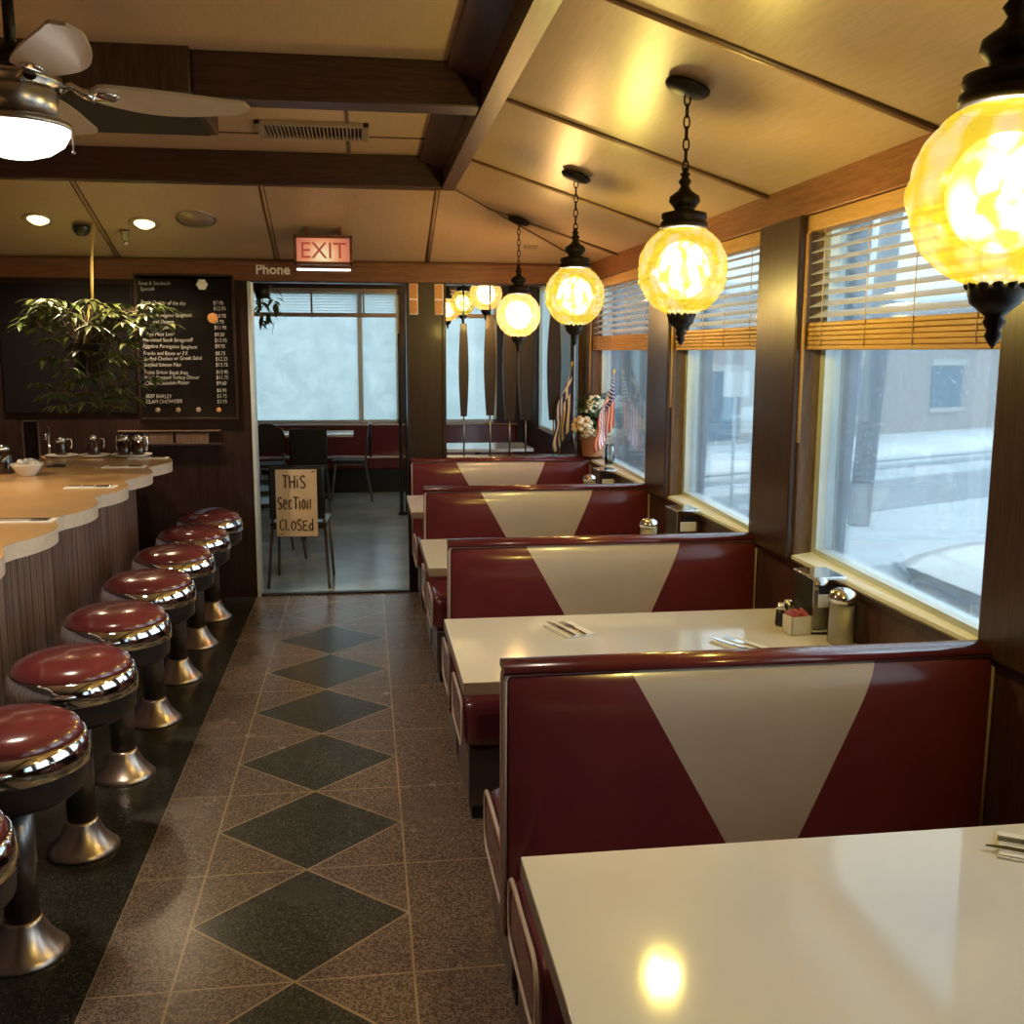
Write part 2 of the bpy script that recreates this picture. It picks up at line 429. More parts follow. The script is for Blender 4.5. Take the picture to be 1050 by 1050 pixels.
# sloped ceiling with a flat raised tray
BX0, BX1, BY1, BZ = -2.25, .53, 6.05, 2.60     # edges of the tray opening
TZ = 2.76
m = MB()
m.quad((XR+.02, YB, ZE), (XR+.02, YF, ZE), (BX1, BY1, BZ), (BX1, YB, BZ))
m.quad((XL, YB, ZE), (BX0, YB, BZ), (BX0, BY1, BZ), (XL, YF, ZE))
m.quad((XR+.02, YF, ZE), (XL, YF, ZE), (BX0, BY1, BZ), (BX1, BY1, BZ))
m.quad((BX0, YB, TZ), (BX1, YB, TZ), (BX1, BY1+.06, TZ), (BX0, BY1+.06, TZ))
ceil = struct(m.build('ceiling', 'ceiling_panel'), 'pale wood panelled ceiling sloping to the windows', 'ceiling')
m = MB(); ml = MB()
def strip(a, b, w=.011):
    a, b = Vector(a), Vector(b); d = (b-a).normalized(); n = d.cross(Vector((0, 0, 1))).normalized()
    m.tube([a-n*w, b-n*w], .006, 4); m.tube([a+n*w, b+n*w], .006, 4)
    ml.tube([a-Vector((0, 0, .002)), b-Vector((0, 0, .002))], .010, 4)
for y in (.26, 1.48, 2.70, 3.91, 5.13): strip((XR, y, ZE), (BX1, y, BZ)); strip((XL, y, ZE), (BX0, y, BZ))
strip((XR, 6.3, ZE), (BX1+.18, 6.3, BZ-.055))
for x in (-2.5, -1.55, -.545, .44): strip((x, YF, ZE), (max(x, BX0+.02), BY1, BZ))
m.tube([(XR, YF, ZE), (BX1, BY1, BZ)], .007, 4); m.tube([(XL, YF, ZE), (BX0, BY1, BZ)], .007, 4)
for y in (4.75, 5.5): m.box(BX0, BX1-.1, y, y+.012, TZ-.006, TZ)
m.box(-.06, -.045, 4.3, 6, TZ-.006, TZ)
m.build('seam_joints', 'seam_dark', ceil); ml.build('seam_battens', 'seam_light', ceil)

# beams round the tray
def beamx(name, sgn, xo, lab):
    P = [(0, 0), (.075, 0), (.075, .10), (.20, .145), (.20, .17), (0, .17)]
    poly = [(xo-sgn*a, BZ-.012+b) for a, b in P]
    M = Matrix(((1, 0, 0, 0), (0, 0, 1, 0), (0, 1, 0, 0), (0, 0, 0, 1)))
    return struct(MB().prism(poly, YB, BY1+.02, M).build(name, 'wood_beam'), lab, 'ceiling beam')
beamx('trim_2', 1, BX1+.005, 'long dark wood beam between tray and windows')
beamx('trim_3', -1, BX0-.005, 'long dark wood beam on the counter side')
struct(MB().box(BX0, BX1-.07, BY1-.06, BY1+.09, BZ-.012, TZ, .006).build('trim_4', 'wood_beam_cross'), 'far dark cross beam of the ceiling tray', 'ceiling beam')
struct(MB().box(-.6, BX1-.07, 4.06, 4.20, BZ-.005, TZ, .006).build('trim_5', 'wood_beam_cross'), 'near dark cross beam beside the boxed duct', 'ceiling beam')
o = MB().box(-1.55, -.60, 4.02, 4.78, 2.60, TZ+.03, .006).build('ceiling_duct', 'duct_wood')
tag(o, 'square wood boxed duct under the ceiling behind the fan', 'duct')
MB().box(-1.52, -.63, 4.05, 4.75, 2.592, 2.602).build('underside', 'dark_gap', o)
v = thing('air_vent', 'slatted air vent in the ceiling between the two cross beams', 'vent', (-.22, 5.36, TZ))
m = MB(); 
for x0, x1, y0, y1 in ((-.27, .27, -.17, -.14), (-.27, .27, .14, .17), (-.27, -.24, -.17, .17), (.24, .27, -.17, .17)): m.box(x0, x1, y0, y1, -.022, 0, .003)
m.build('vent_frame', 'vent_metal', v)
m = MB()
for k in range(26): 
    x = -.235+k*.0188; m.box(x, x+.006, -.14, .14, -.02, -.004)
m.build('louvres', 'vent_metal', v); MB().box(-.25, .25, -.15, .15, -.003, 0).build('backing', 'dark_gap', v)

# window wall
WIN = [(-.82, .40), (.76, 1.96), (2.34, 3.55), (3.93, 5.12), (5.50, 7.02)]
ZS, ZH = .935, 2.157
XG = 1.70
struct(MB().box(XR, XR+.19, YB, 7.30, -.1, ZS-.012).build('wall_right', 'wood_wainscot'), 'dark wood wainscot under the windows', 'wall')
struct(MB().box(XR-.012, XR+.02, YB, 7.24, ZS-.03, ZS-.006, .004).build('baseboard_right', 'wood_dark'), 'dark cap rail along the top of the wainscot', 'rail')
struct(MB().box(XR-.005, XR+.19, YB, 7.30, ZH, ZE+.5, .004).build('trim_6', 'wood_header'), 'reddish wood header above the windows', 'header')
ys = [YB]+[w for p in WIN for w in p]+[7.30]
for i in range(0, len(ys), 2):
    y0, y1 = ys[i], ys[i+1]
    struct(MB().box(XR-.022, XR+.19, y0, y1, ZS-.012, ZH+.002, .006).build('trim_%d' % (7+i//2), 'wood_post'), ('dark wood post between two street windows beside booth side %d' % (i//2+1)) if 0 < i < 10 else ('dark wood corner post at %s end of the windows' % ('the far' if i else 'the near')), 'post')
BL = ['behind the viewer', 'nearest the viewer beside the first table', 'above the second table', 'above the third table', 'above the farthest booth']
for i, (y0, y1) in enumerate(WIN):
    w = bpy.data.objects.new('window_%d' % (i+1), None); COL.objects.link(w); w.location = (XR, y0, ZS)
    struct(w, 'window %s, street outside' % BL[i], 'window')
    L = y1-y0
    def W(mb, n, mt): 
        return mb.build(n, mt, w)
    mb = MB(); H = ZH-ZS
    def skew(q):
        for v_ in q.b.verts:
            if v_.co.x > .06: v_.co.x -= .062*(1-v_.co.y/L)
        return q
    mb.box(.005, .085, 0, .018, 0, H); mb.box(.005, .085, L-.018, L, 0, H)
    W(mb, 'jamb', 'wood_jamb')
    mb = MB()
    mb.box(.070, .130, L-.063, L-.018, 0, H); mb.box(.070, .130, .016, .026, 0, H)
    mb.box(.070, .130, .026, L-.06, 0, .035); mb.box(.070, .130, .026, L-.06, H-.04, H)
    W(skew(mb), 'window_frame', 'frame_metal')
    W(skew(MB().box(.100, .106, .025, L-.06, .034, H-.035)), 'pane', 'pane_wet')
    mb = MB(); mb.prism([(-.006, -.008), (.075, .002), (.075, .016), (-.006, .006)], .018, L-.018, Matrix(((1, 0, 0, 0), (0, 0, 1, 0), (0, 1, 0, 0), (0, 0, 0, 1))))
    W(skew(mb), 'sill', 'sill_white')
    mb = MB(); mb.prism([(.14, -.05), (.155, -.05), (.205, H+.1), (.14, H+.1)], L-.10, L-.05, Matrix(((1, 0, 0, 0), (0, 0, 1, 0), (0, 1, 0, 0), (0, 0, 0, 1))))
    W(mb, 'outer_fin', 'fin_blue')
    # blind
    if i == 0: continue
    b = thing('venetian_blind', 'half raised wooden blind in the window %s' % BL[i], 'blind', (XR+.035, y0, 0), 0, 'blinds in the street windows')
    MB().box(-.035, .03, .02, L-.02, 2.098, 2.155, .004).build('head_rail', 'blind_bamboo', b)
    mb = MB()
    for k in range(8):
        z = 1.812+k*.0375
        mb.box(-.025, .025, .03, L-.03, -.0015, .0015, M=Matrix.Translation((0, 0, z)) @ Matrix.Rotation(math.radians(-24), 4, 'Y'))
    mb.build('slats', 'blind_slat', b)
    mb = MB()
    for k in range(6): mb.box(-.028+.002*(k % 2), .028-.002*(k % 2), .03, L-.03, 1.690+k*.0160, 1.7052+k*.0160, .003)
    mb.build('stacked_slats', 'blind_bamboo', b)
    for q in (.12, .38, .62, .88):
        MB().tube([(-.028, L*q, 1.70), (-.028, L*q, 2.10)], .0018, 5).build('ladder_cord', 'piping_vinyl', b)
    mb = MB(); mb.tube([(-.045, L-.045, 2.09), (-.05, L-.05, 1.36 if i == 2 else 1.40)], .006, 7); mb.tube([(-.03, L-.045, 2.11), (-.045, L-.045, 2.09)], .005, 6)
    mb.build('tilt_wand', 'blind_bamboo', b)

# far wall with doorway and pass-through
DX0, DX1, DZ = -.735, .305, 2.13
def fw(n, x0, x1, z0, z1, mt, lab, y0=YF, y1=YF+.15, cat='wall', bev=0): return struct(MB().box(x0, x1, y0, y1, z0, z1, bev).build(n, mt), lab, cat)
fw('wall_far', XL, DX0, 0, ZE+.4, 'wood_dark', 'dark wood wall behind the chalkboard')
fw('wall_far_top', DX0, XR+.2, DZ, ZE+.4, 'wood_dark', 'strip of wall over the doorway', YF+.015)
fw('wall_far_post', DX1, .555, 0, DZ, 'wood_dark', 'dark wood pier between doorway and spindle opening')
fw('wall_far_low', .555, XR+.19, 0, .952, 'wood_wainscot', 'low wall behind the farthest booth', YF-.02)
fw('wall_far_corner', 1.50, XR+.19, .952, DZ, 'wood_post', 'dark corner panel beside the far window', YF+.06)
struct(MB().box(XL, XR, YF-.03, YF+.01, 2.135, ZE, .006).build('trim_20', 'wood_trim_far'), 'reddish wood trim above the doorway', 'trim')
struct(MB().box(XL, XR, YF-.045, YF, ZE-.035, ZE-.012, .004).build('trim_21', 'wood_trim_far'), 'thin moulding at the top of the far wall', 'trim')
struct(MB().box(DX0-.012, DX0+.012, YF-.012, YF+.15, 0, DZ, .003).build('trim_22', 'frame_metal'), 'pale metal edge of the doorway on the left', 'door frame')
struct(MB().box(DX1-.008, DX1+.006, YF-.008, YF+.15, 0, DZ, .003).build('trim_23', 'wood_dark'), 'dark edge of the doorway on the right', 'door frame')
struct(MB().box(.54, .565, YF-.01, YF+.16, .952, DZ, .003).build('trim_24', 'wood_dark'), 'dark left edge of the spindle opening', 'trim')
# spindle divider: turned paddles on thin rods standing in the pass-through
sp = None
for k, (x, w, zz0, zz1) in enumerate(((.695, .034, 1.23, 1.87), (.880, .042, 1.235, 1.93), (1.020, .05, 1.20, 1.95), (1.135, .054, 1.20, 1.95), (1.335, .05, 1.20, 1.95))):
    r = thing('divider_paddle', ['narrowest dark wood paddle on a thin rod, leftmost in the opening', 'dark wood paddle on a rod, second from the left', 'dark wood paddle on a rod, third from the left', 'dark wood paddle on a rod behind the last pendant', 'dark wood paddle on a rod, rightmost by the flowers'][k], 'divider', (x, YF+.10, .952), .0, 'paddles dividing the two rooms')
    mb = MB(); a, b = zz0-.952, zz1-.952; n = 14
    pts = [(-w*(.62+.38*math.sin(PI*i/n)), a+(b-a)*i/n) for i in range(n+1)]+[(w*(.62+.38*math.sin(PI*i/n)), a+(b-a)*i/n) for i in range(n, -1, -1)]
    mb.prism(pts, -.012, .012, Matrix(((1, 0, 0, 0), (0, 0, 1, 0), (0, 1, 0, 0), (0, 0, 0, 1)))); mb.build('paddle', 'wood_dark', r)
    MB().tube([(0, 0, 0), (0, 0, a+.02)], .006, 8).tube([(0, 0, b-.02), (0, 0, DZ-.952)], .006, 8).build('rod', 'brushed_steel', r)
# remaining walls of the dining room
struct(MB().box(XL-.1, XL, YB, YF+.15, 0, ZE+.4).build('wall_left', 'room_wall'), 'dark wall behind the counter', 'wall')
struct(MB().box(XL-.1, XR+.2, YB-.1, YB, 0, ZE+.5).build('wall_back', 'room_wall'), 'wall behind the viewer', 'wall')
# roof void cover so that no daylight leaks in
struct(MB().box(XL-.1, XR+.19, YB-.1, YF+.15, TZ+.05, TZ+.15).build('ceiling_roof', 'dark_gap'), 'roof over the diner', 'roof')

# second room
Y2 = 12.85
struct(MB().box(-2.6, 2.0, YF+.15, 13.0, 2.62, 2.75).build('ceiling_2', 'ceiling_panel'), 'ceiling of the room beyond the doorway', 'ceiling')
struct(MB().box(-2.7, -2.6, YF+.15, 13.0, 0, 2.75).build('wall_left_2', 'room_wall'), 'left wall of the room beyond', 'wall')
def wall_y(n, segs, y0, y1, lab):
    mb = MB()
    for x0, x1, z0, z1 in segs: mb.box(x0, x1, y0, y1, z0, z1)
    return struct(mb.build(n, 'wood_dark'), lab, 'wall')
wall_y('wall_far_2', [(-2.6, 2.0, 0, .80), (-2.6, 2.0, 2.40, 2.75), (-2.6, -2.2, .8, 2.4), (.45, .66, .8, 2.4), (1.66, 2.0, .8, 2.4)], Y2, 13.0, 'far wall of the room beyond with its windows')
mb = MB()
for y0, y1, z0, z1 in ((7.24, 13.0, -.1, .8), (7.24, 13.0, 2.4, 2.75), (7.24, 8.4, .8, 2.4), (9.9, 10.5, .8, 2.4), (11.9, 13.0, .8, 2.4)): mb.box(2.0, 2.15, y0, y1, z0, z1)
struct(mb.build('wall_right_2', 'wood_dark'), 'right wall of the room beyond with two windows', 'wall')
def far_win(n, x0, x1, lab, mull=()):
    w = bpy.data.objects.new(n, None); COL.objects.link(w); w.location = (x0, Y2, .8); struct(w, lab, 'window'); L = x1-x0
    mb = MB()
    for a in (0, L-.04): mb.box(a, a+.04, .03, .10, 0, 1.6)
    mb.box(0, L, .03, .10, 0, .035); mb.box(0, L, .03, .10, 1.56, 1.6)
    for q in mull: mb.box(q-x0-.028, q-x0+.028, .02, .10, 0, 1.6)
    mb.build('window_frame', 'frame_metal', w)
    MB().box(.03, L-.03, .055, .061, .03, 1.57).build('pane', 'pane_fogged', w)
    b = thing('venetian_blind', 'raised blind in %s' % lab, 'blind', (x0, Y2-.03, .8), 0, 'blinds in the room beyond')
    mb = MB()
    for k in range(7): mb.box(.03, L-.03, -.022, .022, 1.36+k*.034, 1.363+k*.034)
    mb.build('slats', 'blind_slat', b)
    MB().box(.03, L-.03, -.025, .025, 1.285, 1.335, .004).build('stacked_slats', 'vent_metal', b)
    q = .35
    while q < L-.1: MB().box(q, q+.022, -.027, .027, 1.28, 1.6).build('ladder_tape', 'vent_metal', b); q += .62
    MB().box(.02, L-.02, -.027, .027, 1.585, 1.625, .004).build('head_rail', 'vent_metal', b)
far_win('window_6', -2.2, .45, 'the wide fogged window seen through the doorway', (-1.5, -.03))
far_win('window_7', .66, 1.66, 'the fogged window seen through the spindle opening')
for i, (y0, y1, lab) in enumerate(((8.4, 9.9, 'near side window of the room beyond'), (10.5, 11.9, 'far side window of the room beyond'))):
    w = bpy.data.objects.new('window_%d' % (8+i), None); COL.objects.link(w); w.location = (2.0, y0, .8); struct(w, lab, 'window'); L = y1-y0
    mb = MB()
    for a in (0, L-.04): mb.box(.03, .1, a, a+.04, 0, 1.6)
    mb.box(.03, .1, 0, L, 0, .035); mb.box(.03, .1, 0, L, 1.56, 1.6); mb.build('window_frame', 'frame_metal', w)
    MB().box(.06, .066, .03, L-.03, .03, 1.57).build('pane', 'pane_fogged', w)

# ------------------------------------------------------------------ booths
BW = 1.245
def domed(mb, xl, xr, z0, z1, y, sgn, bulge=.034, nu=20, nv=64):
    """padded panel between two slanted sides; xl, xr are functions of z"""
    def fn(u, v):
        z = z0+(z1-z0)*v; x = xl(z)+(xr(z)-xl(z))*u
        g_ = 2*x/BW-1; f = (1-abs(g_)**8)*(1-abs(2*(z-.30)/.636-1)**8)
        return (x, y+sgn*bulge*f, z)
    mb.grid(fn, nu, nv)
BW = 1.245
def booth(name, lab, y, front_only=False):
    r = thing(name, lab, 'booth', (.312, y, 0), 0, 'maroon and cream booth seats along the windows')
    D = .078
    MB().box(.05, BW, 0, D, 0, .27).build('plinth', 'kick_black', r)
    MB().box(0, BW, .012, D-.012, .265, .940, .010).build('back', 'maroon_vinyl', r)
    xa = lambda z: .296+(.945-z)*.553; xb = lambda z: .926-(.945-z)*.437
    for sgn, yy in ((-1, .010), (1, D-.010)):
        if sgn == 1 and front_only: continue
        mb = MB(); domed(mb, lambda z: .012, lambda z: min(xa(z), .611), .30, .936, yy, sgn); mb.build('side_panel', 'maroon_vinyl', r)
        mb = MB(); domed(mb, lambda z: max(xb(z), .611), lambda z: BW-.012, .30, .936, yy, sgn); mb.build('side_panel', 'maroon_vinyl', r)
        mb = MB(); domed(mb, lambda z: min(xa(z), .607), lambda z: max(xb(z), .615), .375, .936, yy, sgn); mb.build('centre_panel', 'cream_vinyl', r)
        mb = MB()
        mb.tube([(.004, yy-.004*sgn, .29), (.004, yy, .918), (.008, yy+.002*sgn, .930), (.018, yy+.003*sgn, .936), (BW-.018, yy+.003*sgn, .936), (BW-.008, yy+.002*sgn, .930), (BW-.004, yy, .918), (BW-.004, yy-.004*sgn, .29)], .005, 8)
        mb.build('piping', 'piping_vinyl', r)
    # padded roll along the top
    prof = []
    for k in range(17):
        a = PI*k/16; prof.append((D/2-(D/2+.004)*math.cos(a), .936+.026*math.sin(a)**.7 if 0 < k < 16 else .936))
    mb = MB(); M = Matrix(((0, 0, 1, 0), (1, 0, 0, 0), (0, 1, 0, 0), (0, 0, 0, 1)))
    mb.prism(prof, 0, BW, M, True); mb.build('top_roll', 'maroon_vinyl', r)
    for sgn, yb in ((-1, 0), (1, D)):
        if sgn == 1 and front_only: continue
        y0, y1 = (yb-.415, yb-.004) if sgn < 0 else (yb+.004, yb+.415)
        sx = MB().box(.01, BW, y0, y1, .275, .465, .055, seg=5).build('seat', 'maroon_vinyl', r)
        # rounded welt round the aisle end of the cushion
        pts = []
        c0, c1, z0, z1, q = y0+.012, y1-.012, .285, .455, .05
        for cx, cz, a0 in ((c1-q, z1-q, 0), (c0+q, z1-q, 90), (c0+q, z0+q, 180), (c1-q, z0+q, 270)):
            for k in range(5):
                a = math.radians(a0+k*22.5); pts.append((.012, cx+q*math.cos(a), cz+q*math.sin(a)))
        MB().tube(pts, .0055, 6, True).build('welt', 'piping_vinyl', sx)
        MB().box(.035, BW, y0+.02, y1, 0.06, .277, .006).build('base', 'base_panel', r)
        MB().box(.05, BW, y0+.05, y1, 0, .062).build('kick', 'kick_black', r)
    return r
BYS = [2.275, 3.86, 5.44]
booth('booth_seat', 'nearest maroon booth with cream V back, behind the closest table', BYS[0])
booth('booth_seat', 'second maroon booth with cream V back, behind the table with two settings', BYS[1])
booth('booth_seat', 'third maroon booth with cream V back, between two table ends', BYS[2])
booth('booth_seat', 'farthest booth back against the spindle opening under the flower pot', 6.935, True)

def table(name, lab, x0, x1, y0, y1):
    r = thing(name, lab, 'table', ((x0+x1)/2, (y0+y1)/2, 0), 0, 'white booth tables')
    a, b = (x1-x0)/2, (y1-y0)/2
    MB().box(-a, a, -b, b, .758, .762, .002).build('tabletop', 'table_laminate', r)
    MB().box(-a, a, -b, b, .722, .7585, .004).build('edge_band', 'table_edge', r)
    MB().lathe([(.03, .06), (.03, .70), (.12, .715), (.12, .722)], 20, Matrix.Translation((0, 0, 0))).build('pedestal', 'dark_metal', r)
    MB().lathe([(.22, 0), (.22, .015), (.06, .05), (.03, .07)], 24).build('foot', 'dark_metal', r)
    return r
table('diner_table', 'closest white table, cut by the bottom of the photo', .27, 1.55, 1.045, 1.745)
table('diner_table', 'white table set with two rolled cutlery places and condiments', .262, 1.55, 2.755, 3.455)
table('diner_table', 'third white table, only its aisle corner showing', .262, 1.55, 4.31, 4.99)
table('diner_table', 'farthest white table before the last booth, small corner showing', .262, 1.55, 5.87, 6.57)

# ------------------------------------------------------------------ things on the tables
ZT = .762
def cutlery(x, y, rz, lab, z=ZT, cat='cutlery'):
    r = thing('cutlery_setting', lab, cat, (x, y, z), rz, 'cutlery on paper napkins')
    MB().box(-.055, .055, -.085, .085, 0, .004, .001).box(-.05, .052, -.08, .082, .004, .007, .001).build('napkin', 'paper_white', r)
    mb = MB(); mb.box(-.006, .006, -.09, -.01, .008, .011, .001)
    mb.prism([(-.004, -.01), (.004, -.01), (.012, .02), (.012, .04), (-.012, .04), (-.012, .02)], .008, .0105)
    for k in range(4): mb.box(-.012+k*.0065, -.0085+k*.0065, .04, .085, .008, .0105)
    mb.build('fork', 'chrome', r, (.012, 0, 0))
    MB().box(-.0065, .0065, -.09, 0, .008, .013, .002).prism([(-.006, 0), (.009, 0), (.010, .07), (.002, .105), (-.006, .105)], .008, .0105).build('knife', 'chrome', r, (-.028, 0, 0))
    return r
cutlery(.665, 3.25, .30, 'rolled knife and fork on a napkin near the aisle, second table')
cutlery(1.165, 3.00, .42, 'fork and knife on a napkin beside the condiments, second table')
cutlery(1.24, 1.62, 1.0, 'cutlery on a napkin at the right edge of the closest table')

def shaker(x, y, fill, lab, grp):
    r = thing('shaker', lab, 'shaker', (x, y, ZT), 0, grp)
    MB().lathe([(.0, 0), (.020, 0), (.021, .01), (.017, .052), (.0, .052)], 12).build('contents', fill, r)
    MB().lathe([(.022, .001), (.0235, .012), (.0185, .058), (.015, .06)], 12).build('jar', 'jar_glass', r)
    MB().lathe([(.019, .058), (.019, .068), (.013, .078), (0, .081)], 14).build('lid', 'chrome', r)
    return r
def sugar(x, y, lab, s=1.0):
    r = thing('sugar_pourer', lab, 'sugar pourer', (x, y, ZT), 0, 'glass sugar pourers')
    MB().lathe([(0, .004), (.037*s, .004), (.037*s, .118*s), (0, .122*s)], 20).build('sugar', 'sugar_fill', r)
    MB().lathe([(.036*s, .001), (.040*s, .006), (.040*s, .128*s), (.038*s, .132*s)], 20).build('jar', 'jar_glass', r)
    MB().lathe([(.042*s, .126*s), (.043*s, .14*s), (.036*s, .156*s), (.018*s, .166*s), (0, .168*s)], 22).build('lid', 'chrome', r)
    return r
def napkins(x, y, rz, lab):
    r = thing('napkin_dispenser', lab, 'napkin dispenser', (x, y, ZT), rz, 'chrome napkin dispensers')
    MB().box(-.055, .055, -.075, .075, .012, .185, .006).build('case', 'black_plastic', r)
    MB().box(-.058, .058, -.08, .08, .183, .193, .004).build('top', 'chrome', r)
    mb = MB(); mb.box(-.055, -.04, -.082, -.074, .01, .185); mb.box(.04, .055, -.082, -.074, .01, .185); mb.box(-.04, .04, -.082, -.074, .01, .09); mb.box(-.04, .04, -.082, -.074, .165, .185)
    mb.build('faceplate', 'chrome', r)
    MB().box(-.039, .039, -.079, -.072, .091, .135, .002).build('napkin_stack', 'paper_white', r)
    MB().box(-.05, .05, -.07, .07, 0, .012).build('base', 'black_plastic', r)
    return r
def caddy(x, y, rz, lab):
    r = thing('packet_caddy', lab, 'caddy', (x, y, ZT), rz, 'sweetener packet caddies')
    mb = MB(); w, d, h = .036, .030, .062
    mb.box(-w, w, -d, d, 0, .004); mb.box(-w, w, -d, -d+.004, 0, h); mb.box(-w, w, d-.004, d, 0, h); mb.box(-w, -w+.004, -d, d, 0, h); mb.box(w-.004, w, -d, d, 0, h)
    mb.build('tray', 'ceramic', r)
    mb = MB(); rr = random.Random(int(y*100))
    for k in range(9):
        M = Matrix.Translation((rr.uniform(-.006, .006)+(-.024+k*.006), rr.uniform(-.004, .004), .045)) @ Matrix.Rotation(rr.uniform(-.35, .35), 4, 'Y') @ Matrix.Rotation(rr.uniform(-.2, .2), 4, 'X')
        mb.box(-.001, .001, -.021, .021, -.03, .034, M=M)
    mb.build('packets', 'pink_packets', r)
    return r
shaker(1.395, 3.225, 'pepper_dark', 'pepper shaker behind the sweetener caddy, second table', 'salt and pepper shakers')
shaker(1.435, 3.265, 'salt_fill', 'salt shaker between pepper and napkin dispenser, second table', 'salt and pepper shakers')
caddy(1.405, 3.125, .12, 'white caddy of pink packets on the second table')
napkins(1.500, 3.175, .0, 'tall chrome napkin dispenser on the second table by the wall')
sugar(1.497, 2.995, 'glass sugar pourer with chrome lid on the second table', 1.08)
sugar(1.285, 4.50, 'sugar pourer showing above the second booth back')
caddy(1.365, 4.55, .1, 'pink packet caddy showing above the second booth back')
napkins(1.485, 4.63, .05, 'napkin dispenser showing above the second booth back')
sugar(1.385, 6.20, 'sugar pourer showing above the third booth back')
napkins(1.53-.035, 6.27, .05, 'napkin dispenser showing above the third booth back')

# ------------------------------------------------------------------ counter and stools
CZ = 1.0
ST = [2.21+.62*i for i in range(8)]
r = thing('lunch_counter', 'long scalloped laminate counter with slatted wood front', 'counter', (-1.7, 4.0, 0))
pts = [(-2.08, .9), (-1.27, .9)]
yy = .9
edges = [ST[0]-.93]+[s+.31 for s in [ST[0]-1.24]+[ST[0]-.62]+ST]
edges = [ST[0]-.31+.62*k for k in range(-2, 9)]
for a, b in zip(edges, edges[1:]):
    b = min(b, 7.02)
    for k in range(11):
        u_ = k/10; y = a+(b-a)*u_
        pts.append((-1.285+.10*math.sin(PI*min(max(u_, .06), .94))**.8, y))
pts.append((-2.08, 7.02))
pts = [(x+1.7, y-4.0) for x, y in pts]
MB().prism(pts, CZ-.004, CZ).build('worktop', 'counter_laminate_warm_lit', r)
MB().prism(pts, CZ-.062, CZ-.004).build('edge_band', 'counter_edge', r)
MB().box(.215, .235, -3.1, 2.84, .09, CZ-.062).build('front_panel', 'counter_front', r)
MB().box(-.36, .215, -3.1, 2.82, .0, CZ-.062).build('body', 'room_wall', r)
MB().box(.19, .222, -3.1, 2.83, 0, .09).build('toe_kick', 'kick_black', r)

def stool(lab, y):
    r = thing('counter_stool', lab, 'stool', (-.972, y, 0), 0, 'row of counter stools')
    MB().lathe([(0, .628), (.17, .628), (.188, .634), (.188, .645), (.178, .664), (.145, .683), (.09, .695), (0, .699)], 40).build('cushion', 'stool_vinyl', r)
    MB().lathe([(.190, .640), (.197, .636), (.205, .600), (.207, .566), (.199, .560), (.15, .56)], 40, None, False).build('chrome_band', 'chrome', r)
    MB().lathe([(.03, .63), (.19, .63), (.196, .565), (.195, .50), (.165, .475), (.055, .462), (.05, .45)], 36).build('seat_housing', 'housing', r)
    MB().lathe([(.047, .10), (.047, .47)], 24).build('column', 'column_metal', r)
    MB().lathe([(.118, 0), (.118, .008), (.105, .02), (.075, .055), (.054, .10), (.050, .112)], 32).build('flared_foot', 'flare_metal', r)
    return r
ORD = ['stool cut off at the left edge of the photo, closest of all', 'first fully visible stool from the front, cut by the left edge', 'third closest counter stool, under the rounded counter end', 'fourth closest counter stool along the counter', 'fifth closest counter stool along the counter', 'third counter stool from the doorway', 'second counter stool from the doorway', 'farthest stool, with blue tape across its cushion']
for i, y in enumerate(ST):
    s_ = stool('maroon and chrome '+ORD[i], y)
    if i == 7:
        def fn(u, v):
            x = -.178+.356*u; yv = -.03+.06*v; rr = math.hypot(x, yv)
            z = .7015-.038*(rr/.18)**2.6 if rr < .18 else .664
            return (x*math.cos(1.1)-yv*math.sin(1.1), x*math.sin(1.1)+yv*math.cos(1.1), z)
        MB().grid(fn, 20, 3).build('tape_strip', 'blue_tape', s_, solid=.0012)

# things on the counter
def place(x, y, rz, lab):
    r = thing('place_setting', lab, 'cutlery', (x, y, CZ), rz, 'cutlery set along the counter')
    MB().box(-.12, .12, -.05, .05, 0, .004, .001).build('napkin', 'paper_white', r)
    MB().box(-.11, .02, -.007, .007, .004, .009, .002).box(.02, .10, -.010, .010, .004, .008, .002).build('knife', 'chrome', r, (0, .018, 0))
    MB().box(-.11, .03, -.005, .005, .004, .008, .001).box(.03, .10, -.012, .012, .004, .007, .002).build('fork', 'chrome', r, (0, -.016, 0))
place(-1.36, 4.30, .0, 'napkin with cutlery, nearest setting on the counter')
place(-1.36, 5.34, .0, 'napkin with cutlery, middle setting on the counter')
place(-1.40, 6.26, .0, 'napkin with cutlery before the syrup jugs')
place(-1.36, 6.76, .0, 'napkin with cutlery at the far end of the counter')
bw = thing('creamer_bowl', 'white bowl of creamers at the left edge of the counter', 'bowl', (-1.83, 5.90, CZ))
MB().lathe([(0, .0), (.04, 0), (.045, .004), (.082, .058), (.086, .066), (.080, .064), (.040, .012), (0, .010)], 28, None, False).build('bowl', 'ceramic', bw)
mb = MB(); rr = random.Random(3)
for k in range(11):
    a = rr.uniform(0, 6.28); q = rr.uniform(0, .05)
    mb.lathe([(.012, 0), (.017, .02), (.019, .021), (0, .022)], 10, Matrix.Translation((q*math.cos(a), q*math.sin(a), .045+rr.uniform(0, .025))) @ Matrix.Rotation(rr.uniform(-.8, .8), 4, 'X') @ Matrix.Rotation(rr.uniform(-.8, .8), 4, 'Y'))
mb.build('creamers', 'paper_white', bw)
d_ = thing('syrup_pourer', 'dark glass pourer with chrome top at the left edge', 'pourer', (-2.005, 6.02, CZ))
MB().lathe([(0, 0), (.062, 0), (.066, .01), (.066, .10), (.05, .13), (0, .13)], 24).build('jar', 'syrup', d_)
MB().lathe([(.052, .128), (.055, .14), (.048, .155), (0, .16)], 24).build('lid', 'chrome', d_)
